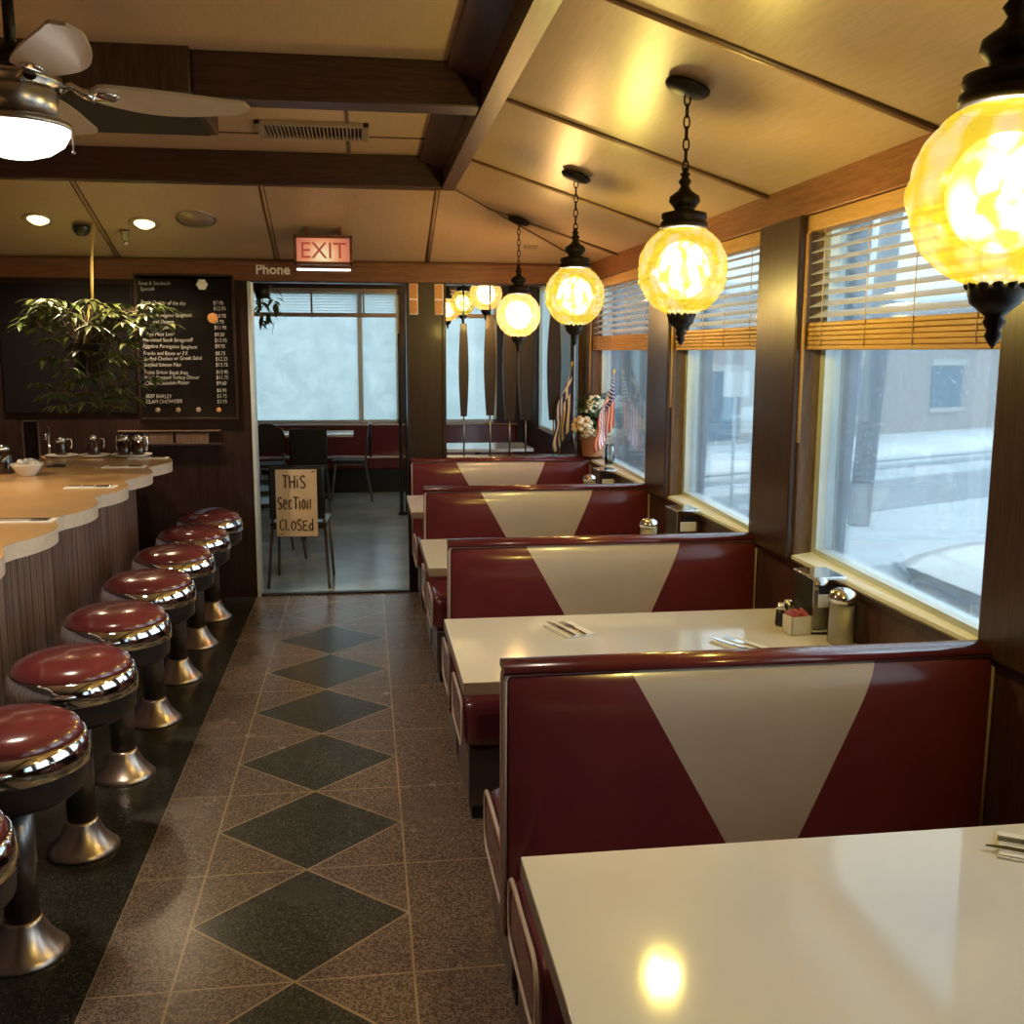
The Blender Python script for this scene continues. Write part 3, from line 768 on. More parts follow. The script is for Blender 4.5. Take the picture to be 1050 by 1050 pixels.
o = MB().box(-.05, .05, -.035, .035, 0, .012, .004).build('mobile_phone', 'black_plastic', None, (-1.80, 6.33, CZ)); o.rotation_euler = (0, 0, .1)
tag(o, 'black slim phone lying on the counter behind the creamer bowl', 'phone')
def jug(x, y, kind, labj, labp):
    p = thing('saucer', labp, 'plate', (x, y, CZ), 0, 'saucers under the syrup jugs')
    MB().lathe([(0, .0), (.06, 0), (.095, .010), (.10, .016), (.094, .0155), (.06, .0150), (0, .0150)], 28, None, False).build('plate', 'ceramic', p)
    r = thing('syrup_jug', labj, 'jug', (x, y, CZ+.0155), .4, 'syrup jugs at the end of the counter')
    if kind == 0:
        MB().lathe([(0, 0), (.036, 0), (.038, .01), (.034, .07), (.030, .085), (0, .085)], 20).build('jar', 'syrup', r)
        MB().lathe([(.032, .083), (.034, .10), (.026, .112), (0, .115)], 18).build('lid', 'chrome', r)
    else:
        MB().lathe([(0, 0), (.040, 0), (.043, .012), (.040, .05), (.024, .085), (.020, .10), (0, .10)], 20).build('jar', 'syrup', r)
        MB().lathe([(.022, .098), (.024, .115), (.014, .128), (0, .13)], 18).build('lid', 'chrome', r)
    MB().tube([(.034, 0, .10), (.062, 0, .098), (.066, 0, .07), (.060, 0, .04)], .006, 8).build('handle', 'chrome', r)
jug(-1.925, 6.90, 0, 'dark syrup jug on the leftmost saucer', 'leftmost white saucer under a syrup jug')
jug(-1.725, 6.90, 1, 'round bellied syrup jug on the middle saucer', 'middle white saucer under the round jug')
p = thing('saucer', 'wide white saucer under the twin pourers', 'plate', (-1.49, 6.88, CZ), 0, 'saucers under the syrup jugs')
MB().lathe([(0, .0), (.08, 0), (.125, .012), (.13, .018), (.124, .0165), (.08, .016), (0, .016)], 28, None, False).build('plate', 'ceramic', p)
for k, dx in enumerate((-.045, .045)):
    r = thing('syrup_jug', 'chrome topped dark pourer, %s of two on the wide saucer' % ('left' if k == 0 else 'right'), 'jug', (-1.49+dx, 6.88, CZ+.0165), 2.6 if k == 0 else .5, 'syrup jugs at the end of the counter')
    MB().lathe([(0, 0), (.040, 0), (.042, .01), (.036, .09), (0, .09)], 20).build('jar', 'syrup', r)
    MB().lathe([(.037, .088), (.039, .108), (.03, .124), (0, .128)], 20).build('lid', 'chrome', r)
    MB().tube([(.034, 0, .115), (.056, 0, .112), (.060, 0, .06), (.050, 0, .02)], .007, 8).build('handle', 'chrome', r)
o = thing('menu_holder', 'thin upright metal menu holder at the left edge of the counter', 'menu holder', (-2.04, 6.70, CZ))
mb = MB()
for x in (-.045, .045): mb.box(x-.004, x+.004, -.006, .006, 0, .25)
mb.box(-.049, .049, -.006, .006, .242, .25); mb.box(-.05, .05, -.03, .03, 0, .008); mb.build('frame', 'brushed_steel', o)
MB().box(-.041, .041, -.002, .002, .008, .242).build('card', 'board_black', o)
o = thing('soda_tap', 'small chrome tap standing behind the syrup jugs', 'tap', (-2.02, 7.0-.02, CZ))
MB().lathe([(.022, 0), (.022, .012), (.010, .02), (.010, .14), (0, .142)], 14).tube([(0, 0, .135), (.0, -.03, .15), (0, -.06, .14), (0, -.065, .11)], .007, 8).build('spout', 'chrome', o)
MB().box(-.008, .008, -.008, .008, .14, .19, .003).build('lever', 'black_plastic', o)

# ------------------------------------------------------------------ far wall: chalkboard and neighbours
BY = YF-.03
bd = thing('chalkboard', 'tall black menu chalkboard with handwritten specials and prices', 'chalkboard', (-1.145, BY, 1.235))
w2, hb = .305, .925
MB().box(-w2, w2, 0, .022, 0, hb).build('board', 'board_black', bd)
mb = MB()
for x0, x1, z0, z1 in ((-w2-.012, w2+.012, -.012, .004), (-w2-.012, w2+.012, hb-.004, hb+.012), (-w2-.012, -w2+.004, 0, hb), (w2-.004, w2+.012, 0, hb)): mb.box(x0, x1, -.006, .024, z0, z1, .002)
mb.build('frame', 'wood_dark', bd)
LINES = [('Soup & Sandwich', ''), ('Specials', ''), ('', ''), ('Fresh Quiche of the day', '$7.95'), ('Veal Francaise', '$12.95'), ('Baked Parmigiana Spaghetti', '$10.95'), ('Liver and Onions', '$9.95'), ('Chicken Dijon', '$11.95'), ('Baked Meat Loaf', '$9.50'), ('Marinated Steak Stroganoff', '$13.95'), ('Eggplant Parmigiana Spaghetti', '$9.95'), ('Franks and Beans w/ F.F.', '$8.75'), ('Stuffed Chicken w/ Greek Salad', '$12.25'), ('Broiled Salmon Filet', '$13.75'), ('Roast Sirloin Steak fries', '$13.95'), ('Fresh Roasted Turkey Dinner', '$11.75'), ('Chicken Souvlaki Platter', '$9.60'), ('', '$8.95'), ('BEEF BARLEY', '$3.75'), ('CLAM CHOWDER', '$3.95')]
bmt = bmesh.new()
for i, (a, b) in enumerate(LINES):
    z = hb-.062-i*.0405
    for s_, x in ((a, -w2+.03+(0 if i else -.01)), (b, w2-.125)):
        if not s_: continue
        me = text_mesh(s_, .036, 'chalk', 'chalk', None, Matrix.Translation((x, -.0015, z+.004*math.sin(i*2.1))) @ FACE_Y @ Matrix.Rotation(.02*math.sin(i*1.7), 4, 'Z') @ Matrix.Diagonal((.80, 1, 1, 1)), .0004, shear=.15, offset=-.0007)
        bmt.from_mesh(me.data); md = me.data; bpy.data.objects.remove(me); bpy.data.meshes.remove(md)
me = bpy.data.meshes.new('chalk_writing'); bmt.to_mesh(me); bmt.free(); me.materials.append(MATS['chalk'])
o = bpy.data.objects.new('chalk_writing', me); COL.objects.link(o); o.parent = bd
def flower(x, z, r_, m_, n=6):
    mb = MB()
    for k in range(n): mb.ball((x+r_*.6*math.cos(2*PI*k/n), -.003, z+r_*.6*math.sin(2*PI*k/n)), r_*.5, (1, .2, 1), 8, 5)
    mb.ball((x, -.004, z), r_*.4, (1, .3, 1), 8, 5); return mb.build('flower_sticker', m_, bd)
flower(.115, hb-.055, .034, 'letter_cream'); flower(.175, hb-.27, .032, 'orange_plaque', 8)
for k in range(4): flower(-.20+k*.13, .055, .016, 'orange_plaque' if k == 3 else 'vent_metal', 5)
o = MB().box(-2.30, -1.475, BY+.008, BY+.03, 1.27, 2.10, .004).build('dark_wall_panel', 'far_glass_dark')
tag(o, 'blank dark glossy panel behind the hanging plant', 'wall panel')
r = thing('wall_ledge', 'low wooden wall ledge with a pale back strip below the chalkboard', 'ledge', (-1.25, BY+.03, 1.08))
MB().box(-.36, .30, -.05, 0, -.03, -.012, .003).build('shelf', 'wood_dark', r)
MB().box(-.20, -.01, -.02, 0, -.012, .055).box(.01, .22, -.02, 0, -.012, .055).build('back_strip', 'wood_jamb', r)
MB().box(-.36, .30, -.03, 0, .065, .075, .002).build('rail', 'wood_jamb', r)

# doorway signs
ex = thing('exit_sign', 'lit red EXIT sign in a dark red frame hanging before the doorway', 'exit sign', (-.228, 6.60, 2.203), 0)
mb = MB(); a, h = .178, .176
for x0, x1, z0, z1 in ((-a, a, 0, .018), (-a, a, h-.018, h), (-a, -a+.018, 0, h), (a-.018, a, 0, h)): mb.box(x0, x1, -.05, .05, z0, z1, .003)
mb.box(-a, a, .03, .05, 0, h); mb.build('housing', 'wood_trim_far', ex)
for x in (-.10, .10): MB().box(x-.012, x+.012, -.02, .02, h, h+.06).build('hanger', 'wood_trim_far', ex)
MB().box(-.162, .162, -.005, .005, -.072, .072).build('face', 'exit_face', ex, (0, -.035, .088))
text_mesh('EXIT', .138, 'letters', 'exit_letter', ex, Matrix.Translation((0, -.0415, .039)) @ FACE_Y @ Matrix.Diagonal((1.0, 1, 1, 1)), .0012, 'CENTER', spacing=1.0)
MB().box(-.165, .165, -.012, .012, -.034, -.020, .003).build('light_strip', 'tube_white', ex)
for x in (-.15, .15): MB().box(x-.006, x+.006, -.008, .008, -.022, .002).build('strip_bracket', 'wood_trim_far', ex)
o = thing('phone_sign', 'cream lettering reading Phone on the trim over the doorway', 'sign', (-.575, YF-.032, 2.178))
text_mesh('Phone', .088, 'letters', 'letter_cream', o, Matrix.Translation((0, -.003, 0)) @ FACE_Y, .003, 'CENTER', offset=.0022)
MB().box(-.135, .135, 0, .002, -.025, .075).build('backing', 'wood_trim_far', o)
for k, x in enumerate((.346, .518)):
    o = thing('wall_plaque', 'small orange tile plaque on the pier, %s one' % ('left' if k == 0 else 'right'), 'plaque', (x, YF, 1.925), 0, 'orange tile plaques')
    MB().box(-.03, .03, -.012, 0, 0, .205, .003).build('plate', 'letter_cream', o)
    MB().box(-.025, .025, -.016, -.011, .005, .095, .003).box(-.025, .025, -.016, -.011, .105, .20, .003).build('tiles', 'orange_plaque', o)

# ------------------------------------------------------------------ hanging plant
pl = thing('hanging_plant', 'leafy green houseplant hanging on a yellow cord before the chalkboard', 'plant', (-1.59, 6.45, 1.55))
MB().lathe([(0, 0), (.075, 0), (.085, .01), (.11, .16), (.118, .17), (.105, .168), (.10, .15), (0, .15)], 24, None, False).build('pot', 'black_plastic', pl)
mb = MB(); mb.tube([(.02, .0, .43), (.022, .0, .50), (.025, .02, .66), (.04, .04, .87)], .0075, 8)
for k in range(3):
    a = 2*PI*k/3+.4; mb.tube([(.115*math.cos(a), .115*math.sin(a), .165), (.02, 0, .44)], .003, 5)
mb.build('cord', 'cord_yellow', pl)
ms, mf = MB(), MB(); rr = random.Random(12)
def leaf(p, d, L, w):
    d = d.normalized(); sd = d.cross(Vector((0, 0, 1)))
    if sd.length < .1: sd = Vector((1, 0, 0))
    sd.normalize(); up = sd.cross(d); n = 5; L0, R0, C0 = [], [], []
    for i in range(n+1):
        u_ = i/n; c = p+d*L*u_-Vector((0, 0, 1))*(L*.35*u_*u_); ww = w*math.sin(PI*min(.97, max(.02, u_))**.8)
        C0.append(mf.b.verts.new(c)); L0.append(mf.b.verts.new(c+sd*ww+up*ww*.3)); R0.append(mf.b.verts.new(c-sd*ww+up*ww*.3))
    for i in range(n):
        mf.face([C0[i], C0[i+1], L0[i+1], L0[i]], True); mf.face([C0[i], R0[i], R0[i+1], C0[i+1]], True)
for k in range(125):
    a = rr.uniform(0, 2*PI); tier = rr.random()
    R0_ = rr.uniform(.12, .46)*(1.0 if tier < .55 else .8)
    h = rr.uniform(.26, .42) if tier < .55 else rr.uniform(-.20, .26)
    dv = Vector((math.cos(a), math.sin(a)*.75, 0))
    base = Vector((0, 0, .15)); tip = dv*R0_+Vector((0, 0, h))
    mid = (base+tip)/2+Vector((0, 0, .08 if tier < .55 else .12))
    ms.tube([base+dv*.05, mid, tip], [.004, .003, .002], 5)
    for q in range(rr.randint(6, 8)):
        b_ = 2*PI*q/7+rr.uniform(-.3, .3)
        dd = Vector((math.cos(b_), math.sin(b_), rr.uniform(-.25, .15)))+dv*.5
        leaf(tip, dd, rr.uniform(.075, .125), rr.uniform(.013, .019))
ms.build('stems', 'stem_brown', pl); mf.build('foliage', 'leaf', pl)
o = MB().lathe([(0, -.055), (.028, -.052), (.045, -.032), (.052, -.006), (.052, .006), (0, .006)], 20).build('security_camera', 'black_plastic', None, (-1.645, 6.60, 2.405))
tag(o, 'small black dome camera on the sloped ceiling beside the plant cord', 'camera')
o = MB().lathe([(0, -.06), (.022, -.055), (.018, -.02), (.03, -.01), (.03, 0), (0, 0)], 14).ball((0, -.005, -.075), .018).build('sprinkler_head', 'brushed_steel', None, (-1.415, 6.68, 2.395))
tag(o, 'small sprinkler head on the ceiling between the lights', 'sprinkler')

# ------------------------------------------------------------------ ceiling fittings
SL = math.atan2(BZ-ZE, YF-BY1)
def on_far(y): return ZE+(YF-y)*(BZ-ZE)/(YF-BY1)
def on_left(x): return ZE+(x-XL)*(BZ-ZE)/(BX0-XL)
def spot(name, loc, rot, energy, size=110, col=(1, .75, .46), r_=.04):
    l = bpy.data.lights.new(name, 'SPOT'); l.energy = energy; l.color = col; l.spot_size = math.radians(size); l.spot_blend = .8; l.shadow_soft_size = r_
    q = bpy.data.objects.new(name, l); COL.objects.link(q); q.location = loc; q.rotation_euler = rot; return q
def point(name, loc, energy, col, r_):
    l = bpy.data.lights.new(name, 'POINT'); l.energy = energy; l.color = col; l.shadow_soft_size = r_
    q = bpy.data.objects.new(name, l); COL.objects.link(q); q.location = loc; return q
def can(lab, loc, rot, en):
    r = thing('recessed_light', lab, 'ceiling light', loc, 0, 'recessed ceiling lights'); r.rotation_euler = rot
    MB().lathe([(.062, -.004), (.082, -.010), (.092, -.004), (.092, .0), (.062, .0)], 28, None, False).build('trim_ring', 'vent_metal', r)
    MB().lathe([(0, -.026), (.036, -.022), (.060, -.004), (.060, .002), (0, .002)], 24, None, False).build('lamp', 'can_glow', r)
    n = Vector((0, 0, -1)); n.rotate(r.rotation_euler)
    spot('recessed_lamp_glow', Vector(loc)+n*.05, (0, 0, 0), en, 130)
can('round recessed ceiling light, left of the two over the chalkboard', (-1.875, 6.56, on_far(6.56)), (-SL, 0, 0), 70)
can('round recessed ceiling light beside the round speaker', (-1.28, 6.585, on_far(6.585)), (-SL, 0, 0), 70)
for k, y in enumerate((1.6, 3.2, 4.8)):
    can('recessed ceiling light over the %s of the lunch counter' % ('near end', 'middle', 'far third')[k], (-2.7, y, on_left(-2.7)), (0, -math.atan2(BZ-ZE, BX0-XL), 0), 130)
r = thing('ceiling_speaker', 'round grey speaker grille in the sloped ceiling', 'speaker', (-.965, 6.51, on_far(6.51)), 0); r.rotation_euler = (-SL, 0, 0)
MB().lathe([(.105, -.004), (.112, -.010), (.118, -.004), (.118, 0), (.105, 0)], 32, None, False).build('rim', 'brushed_steel', r)
MB().lathe([(0, -.006), (.106, -.004), (.106, 0), (0, 0)], 32, None, False).build('grille', 'vent_metal', r)
o = MB().box(-.045, .045, -.02, .02, -.012, 0).build('ceiling_plate', 'vent_metal', None, (1.10, 6.80, on_far(6.80))); o.rotation_euler = (-SL, 0, 0)
tag(o, 'tiny dark plate on the ceiling by the far corner', 'plate')

# pendants
PX = {}
def pendant(lab, x, y, zc, ztop, glassm, en, col, full=True, grp='amber globe pendants over the booths'):
    r = thing('pendant_lamp', lab, 'pendant lamp', (x, y, zc), 0, grp)
    R0 = .137; H = ztop-zc
    sl = math.atan2(BZ-ZE, XR-BX1) if full else 0
    M = Matrix.Translation((0, 0, H)) @ Matrix.Rotation(sl, 4, 'Y')
    MB().lathe([(0, -.026), (.02, -.024), (.058, -.016), (.068, -.006), (.068, .002), (0, .002)], 28, M, False).build('canopy', 'iron_black', r)
    # chain
    mb = MB(); z = .285; n = max(2, int(round((H-.02-z)/.030))); st = (H-.02-z)/n
    for k in range(n):
        zc_ = z+st*(k+.5); pts = []
        for q in range(14):
            a = 2*PI*q/14; dx, dz = .009*math.cos(a), (st*.62)*math.sin(a)
            pts.append((dx, 0, zc_+dz) if k % 2 == 0 else (0, dx, zc_+dz))
        mb.tube(pts, .0026, 6, True)
    mb.build('chain', 'iron_black', r)
    MB().lathe([(0, .30), (.006, .297), (.008, .285), (.016, .280), (.010, .270), (.020, .258), (.012, .245), (.020, .232), (.044, .215), (.047, .200), (.036, .186), (.028, .176), (.050, .170), (.066, .166), (.069, .150), (.062, .146), (.070, .140), (.072, .124), (.05, .122)], 30).build('cap', 'iron_black', r)
    mb = MB(); NU, NV = 72, 44
    th0, th1 = math.asin(.066/R0), PI-math.asin(.034/R0)
    vs = []
    for j in range(NV+1):
        th = th0+(th1-th0)*j/NV; row = []
        for i in range(NU):
            ph = 2*PI*i/NU
            b_ = abs(math.sin(6*ph+5*th))*abs(math.sin(6*ph-5*th))
            rr_ = R0*(1-.05*(1-b_)*math.sin(th))
            row.append(mb.b.verts.new((rr_*math.sin(th)*math.cos(ph), rr_*math.sin(th)*math.sin(ph), R0*math.cos(th))))
        vs.append(row)
    for j in range(NV):
        for i in range(NU): mb.face([vs[j][i], vs[j][(i+1) % NU], vs[j+1][(i+1) % NU], vs[j+1][i]], True)
    g = mb.build('globe', glassm, r)
    mb = MB(); mb.lathe([(.020, -.128), (.038, -.128), (.041, -.140), (.036, -.158), (.022, -.170), (.013, -.178), (.017, -.186), (.010, -.198), (.013, -.206), (.006, -.218), (0, -.226)], 24)
    for k in range(12):
        a = 2*PI*k/12; mb.ball((.038*math.cos(a), .038*math.sin(a), -.130), .008, (1, 1, 1.3), 7, 5)
    mb.build('finial', 'iron_black', r)
    MB().lathe([(0, .086)]+[(.080*math.sin(PI*k/12), .086*math.cos(PI*k/12)) for k in range(1, 12)]+[(0, -.086)], 22).build('bulb', 'bulb_glow', r)
    point('pendant_glow', (x, y, zc-.0), en, col, .05)
    return r
AM = (1.0, .93, .88)
pendant('nearest amber globe pendant, cut by the right edge of the photo', .935, 1.44, 1.912, 2.46, 'amber_glass', 24, AM)
pendant('amber globe pendant on a chain over the second table', .962, 3.07, 1.925, 2.452, 'amber_glass', 24, AM)
pendant('third amber globe pendant, before the small far window', .955, 4.65, 1.930, 2.454, 'amber_glass', 24, AM)
pendant('honey coloured globe pendant, farthest in this room', .938, 6.25, 1.900, 2.453, 'honey_glass', 18, (1, .84, .72))
G2 = 'globe pendants in the room beyond'
pendant('globe pendant beyond the opening, right of two showing', 1.03, 8.7, 2.155, 2.62, 'honey_glass', 14, (1, .74, .42), False, G2)
pendant('globe pendant beyond the opening, middle one behind the first paddle', 1.085, 11.3, 2.20, 2.62, 'amber_glass', 14, AM, False, G2)
pendant('globe pendant beyond the opening, half hidden by its left edge', 1.00, 12.3, 2.165, 2.62, 'honey_glass', 10, (1, .74, .42), False, G2)

# ceiling fan
FX, FY, FZ = -.955, 3.19, 2.405
f = thing('ceiling_fan', 'ceiling fan with pale blades, chrome hub and lit glass bowl', 'ceiling fan', (FX, FY, FZ))
MB().lathe([(0, TZ-FZ), (.085, TZ-FZ), (.08, TZ-FZ-.04), (.05, TZ-FZ-.075), (.02, TZ-FZ-.085)], 26).build('canopy', 'iron_black', f)
MB().lathe([(.016, .09), (.016, TZ-FZ-.07)], 14).build('downrod', 'iron_black', f)
MB().lathe([(0, .115), (.05, .11), (.10, .085), (.125, .05), (.128, .035), (.10, .032)], 32).build('motor_dome', 'iron_black', f)
MB().lathe([(.10, .034), (.128, .03), (.130, .012), (.108, .004), (.112, -.004), (.118, -.012), (.112, -.062), (.09, -.078), (.085, -.085)], 36).build('motor_housing', 'brushed_steel', f)
MB().lathe([(.085, -.078), (.118, -.082), (.146, -.092), (.150, -.100), (.147, -.108), (.12, -.106)], 36).build('light_ring', 'brushed_steel', f)
MB().lathe([(.143, -.104), (.141, -.122), (.125, -.150), (.09, -.174), (.045, -.188), (0, -.192)], 36, None, False).build('glass_bowl', 'bowl_glow', f)
MB().tube([(.135, .0, -.10), (.150, .0, -.11), (.151, .0, -.165)], .002, 5).ball((.151, 0, -.17), .005).build('pull_chain', 'brushed_steel', f)
for k in range(5):
    a = math.radians((17, 86, 156, 228, 297)[k])
    M = Matrix.Rotation(a, 4, 'Z') @ Matrix.Translation((0, 0, .01)) @ Matrix.Rotation(math.radians(-11), 4, 'X')
    mb = MB(); n = 22; up, lo = [], []
    for i in range(n+1):
        u_ = i/n; x = .195+.46*u_
        wv = (.048+.030*math.sin(PI*min(1, u_*1.15)))*(1 if u_ < .86 else math.sqrt(max(0, 1-((u_-.86)/.14)**2)))
        if u_ < .06: wv *= math.sqrt(u_/.06)
        cy = .030*math.sin(PI*u_)
        up.append((x, cy+wv)); lo.append((x, cy-wv))
    poly = up+lo[::-1]
    p2 = []
    for q in poly:
        if not p2 or (Vector(q)-Vector(p2[-1])).length > 1e-4: p2.append(q)
    if (Vector(p2[0])-Vector(p2[-1])).length < 1e-4: p2.pop()
    b_ = None
    mb.prism(p2, -.005, .005, M); b_ = mb.build('blade', 'fan_blade', f)
    mb = MB(); pts = [(.115, 0, -.004), (.150, .004, .012), (.180, .008, -.004), (.215, .006, -.014)]
    mb.tube([M @ Vector(p) for p in pts], [.014, .011, .012, .018], 10)
    mb.lathe([(0, -.012), (.024, -.011), (.032, -.006), (.034, .0), (0, .0)], 22, M @ Matrix.Translation((.238, .006, -.005)) @ Matrix.Diagonal((1.35, .95, 1, 1)), False)
    mb.build('bracket', 'chrome', b_)
spot('fan_bowl_glow', (FX, FY, FZ-.20), (0, 0, 0), 60, 165, (1, .86, .66), .10)

# ------------------------------------------------------------------ flowers, flags, jar in the far corner
fp = thing('flower_pot', 'terracotta pot of white and cream flowers in the far window corner', 'flower pot', (1.572, 6.95, .963))
MB().lathe([(0, 0), (.068, 0), (.072, .01), (.094, .12), (.100, .125), (.100, .150), (.090, .150), (.085, .135), (0, .13)], 26).build('pot', 'terracotta', fp)
mb = MB(); rr = random.Random(5)
for k in range(210):
    a = rr.uniform(0, 2*PI); q = rr.uniform(.03, .13); z = rr.uniform(.14, .42); q *= 1-.5*abs((z-.28)/.16)**2 if abs(z-.28) < .16 else .55
    c = Vector((q*math.cos(a), q*math.sin(a)*.4-.03, z)); d = Vector((math.cos(a), math.sin(a)*.4-.1, rr.uniform(-.3, .6))).normalized(); sd = d.cross(Vector((0, 0, 1))).normalized()
    L = rr.uniform(.06, .10); w = rr.uniform(.018, .030)
    p0, p1, p2_, p3 = c, c+d*L*.5+sd*w, c+d*L, c+d*L*.5-sd*w
    mb.face([mb.b.verts.new(p) for p in (p0, p1, p2_, p3)])
mb.build('leaves', 'flower_leaf', fp)
def bloom(c, r_, m_):
    r_ *= 1.25; mb = MB(); mb.ball(c, r_*.55)
    for k in range(34):
        a = rr.uniform(0, 2*PI); t_ = math.acos(rr.uniform(-.6, 1)); 
        mb.ball(Vector(c)+Vector((math.sin(t_)*math.cos(a), math.sin(t_)*math.sin(a), math.cos(t_)))*r_*.8, r_*.26, (1, 1, .8), 7, 4)
    mb.build('bloom', m_, fp)
for c, r_, m_ in (((-.095, -.08, .215), .062, 'petal_cream'), ((-.055, -.09, .175), .045, 'petal_cream'), ((-.01, -.06, .375), .045, 'petal_white'), ((-.04, -.07, .325), .038, 'petal_white'), ((.04, -.06, .355), .036, 'petal_white'), ((.03, -.10, .165), .036, 'petal_cream'), ((.075, -.06, .285), .032, 'petal_white'), ((.06, -.10, .235), .028, 'petal_white'), ((.085, -.08, .175), .034, 'petal_white')): bloom(c, r_, m_)
jr = thing('glass_jar', 'clear glass jar on the window sill holding the striped flag', 'jar', (1.597, 6.56, .946))
MB().lathe([(.030, 0), (.033, .004), (.033, .10), (.027, .125), (.029, .135), (.026, .135), (.024, .122), (.030, .10), (.030, .008), (0, .008)], 24, None, False).build('jar_wall', 'jar_glass', jr)
# drooping cloth flags
def flag(name, lab, base, top, width, drop, mk):
    r = thing(name, lab, 'flag', base); T = Vector(top)-Vector(base)
    MB().tube([(0, 0, 0), T], .004, 7).ball(T, .010, (1, 1, 1.6), 8, 6).build('pole', 'cord_yellow', r)
    mb = MB(); NU, NV = 26, 26
    def P(u_, v_):   # u across the fly, v along the hoist
        h = T*(.97-.30*v_)
        x = width*v_*(.25+.75*min(1, u_*2.2))*(1-.15*u_)+.02*math.sin(u_*9)*v_; y = -.022*math.sin(v_*8+u_*2)*(.3+u_)
        return h+Vector((x*mk['dir'], y-.012, -drop*u_-.03*math.sin(v_*3)*u_))
    vs = [[mb.b.verts.new(P(i/NU, j/NV)) for i in range(NU+1)] for j in range(NV+1)]
    for j in range(NV):
        for i in range(NU):
            mb.use(mk['col']((i+.5)/NU, (j+.5)/NV)); mb.face([vs[j][i], vs[j][i+1], vs[j+1][i+1], vs[j+1][i]], True)
    c = mb.build('cloth', None, r, solid=.0015); return r, P
def greek(u_, v_):
    if u_ < .40 and v_ < 5/9: 
        return 'flag_white' if (abs(u_-.20) < .04 or abs(v_-5/18) < .055) else 'flag_blue'
    return 'flag_blue' if int(v_*9) % 2 == 0 else 'flag_white'
def usa(u_, v_):
    if u_ < .45 and v_ < 7/13: return 'flag_blue'
    return 'flag_red' if int(v_*13) % 2 == 0 else 'flag_white'
flag('greek_flag', 'small drooping blue and white flag standing at the pot left side', (1.37, 7.15, .953), (1.455, 7.14, 1.60), .12, .42, dict(dir=-1, col=greek))
r, P = flag('striped_flag', 'small drooping red striped flag with white stars in the window', (1.597, 6.56, .959), (1.612, 6.55, 1.555), .15, .33, dict(dir=-.85, col=usa))
mb = MB()
for a in range(6):
    for b in range(5):
        c = P(.05+a*.07, .06+b*.10); mb.ball(c+Vector((0, -.003, 0)), .005, (1, .5, 1), 6, 4)
mb.build('stars', 'flag_white', r)

# ------------------------------------------------------------------ room beyond: chairs, bench, tables
def chair(name, lab, loc, rz, grp='metal framed chairs in the room beyond', rnd_back=False):
    """back towards -y, seat towards +y"""
    r = thing(name, lab, 'chair', loc, rz, grp)
    for s_ in (-1, 1):
        MB().tube([(s_*.215, -.06, 0), (s_*.185, .015, .43), (s_*.17, .0, .58), (s_*.165, -.045, .86)], .011, 9).build('leg', 'column_metal', r)
        MB().tube([(s_*.205, .40, 0), (s_*.185, .345, .42)], .011, 9).build('leg', 'column_metal', r)
    MB().box(-.20, .20, -.005, .39, .435, .47, .016, seg=3).build('seat', 'black_plastic', r)
    MB().tube([(-.185, .345, .425), (-.185, .02, .425), (.185, .02, .425), (.185, .345, .425)], .010, 8, True).build('seat_frame', 'chrome', r)
    mb = MB()
    if rnd_back:
        poly = [(-.19, .60)]+[(-.20*math.cos(PI*k/14), .72+.20*math.sin(PI*k/14)) for k in range(15)]+[(.19, .60)]
        mb.prism(poly, -.055, -.025, Matrix(((1, 0, 0, 0), (0, 0, 1, 0), (0, 1, 0, 0), (0, 0, 0, 1))))
    else: mb.box(-.195, .195, -.065, -.030, .50, .88, .02, seg=3)
    mb.build('backrest', 'black_plastic', r)
    return r
chair('dining_chair', 'metal framed chair in the doorway carrying the closed section sign', (-.475, 7.36, 0), -.06)
# sign hung on its back
sg = thing('closed_sign', 'tan card hand lettered THiS SecTion CLOSEd on the chair back', 'sign', (-.478, 7.268, .385), -.06)
MB().box(-.143, .143, -.004, 0, 0, .475, .002).build('card', 'card_tan', sg)
STK = {'T': [[(0, 1), (1, 1)], [(.5, 1), (.45, 0)]], 'H': [[(0, 1), (.05, 0)], [(.9, 1), (.85, 0)], [(0, .5), (.9, .52)]], 'i': [[(.3, .72), (.3, 0)], [(.28, 1.0), (.34, .95)]],
       'S': [[(.85, .88), (.6, 1), (.25, .95), (.1, .75), (.3, .55), (.65, .45), (.85, .25), (.7, .05), (.35, 0), (.05, .12)]],
       'e': [[(.1, .42), (.75, .45), (.7, .7), (.4, .8), (.12, .6), (.1, .25), (.4, 0), (.8, .1)]], 'c': [[(.8, .68), (.5, .8), (.15, .6), (.12, .25), (.4, 0), (.8, .12)]],
       'o': [[(.45, .8), (.12, .6), (.1, .2), (.4, 0), (.75, .2), (.78, .6), (.45, .8)]], 'N': [[(.1, 0), (.08, .82), (.75, 0), (.78, .85)]],
       'C': [[(.95, .85), (.6, 1), (.2, .85), (.05, .5), (.2, .12), (.6, 0), (1, .15)]], 'L': [[(.15, 1), (.12, .02), (.8, .05)]],
       'O': [[(.5, .85), (.1, .65), (.08, .2), (.45, 0), (.85, .2), (.88, .65), (.5, .85)]], 'E': [[(.85, .85), (.1, .85), (.1, 0), (.85, .02)], [(.1, .44), (.7, .46)]],
       'd': [[(.8, 1.05), (.8, 0)], [(.8, .5), (.4, .62), (.1, .35), (.2, .05), (.5, 0), (.8, .15)]]}
for word, x0, z0, h, cw in (('THiS', -.092, .345, .088, .047), ('SecTioN', -.130, .195, .085, .0365), ('CLOSEd', -.122, .045, .078, .0405)):
    x = x0; mb = MB()
    for ch in word:
        k = .55 if ch == 'i' else 1
        for st in STK[ch]: mb.tube([(x+p*cw*.84*(1 if ch != 'i' else .6), -.005, z0+q*h) for p, q in st], .0046, 6)
        x += cw*k
    mb.build('word_lettering', 'ink', sg)
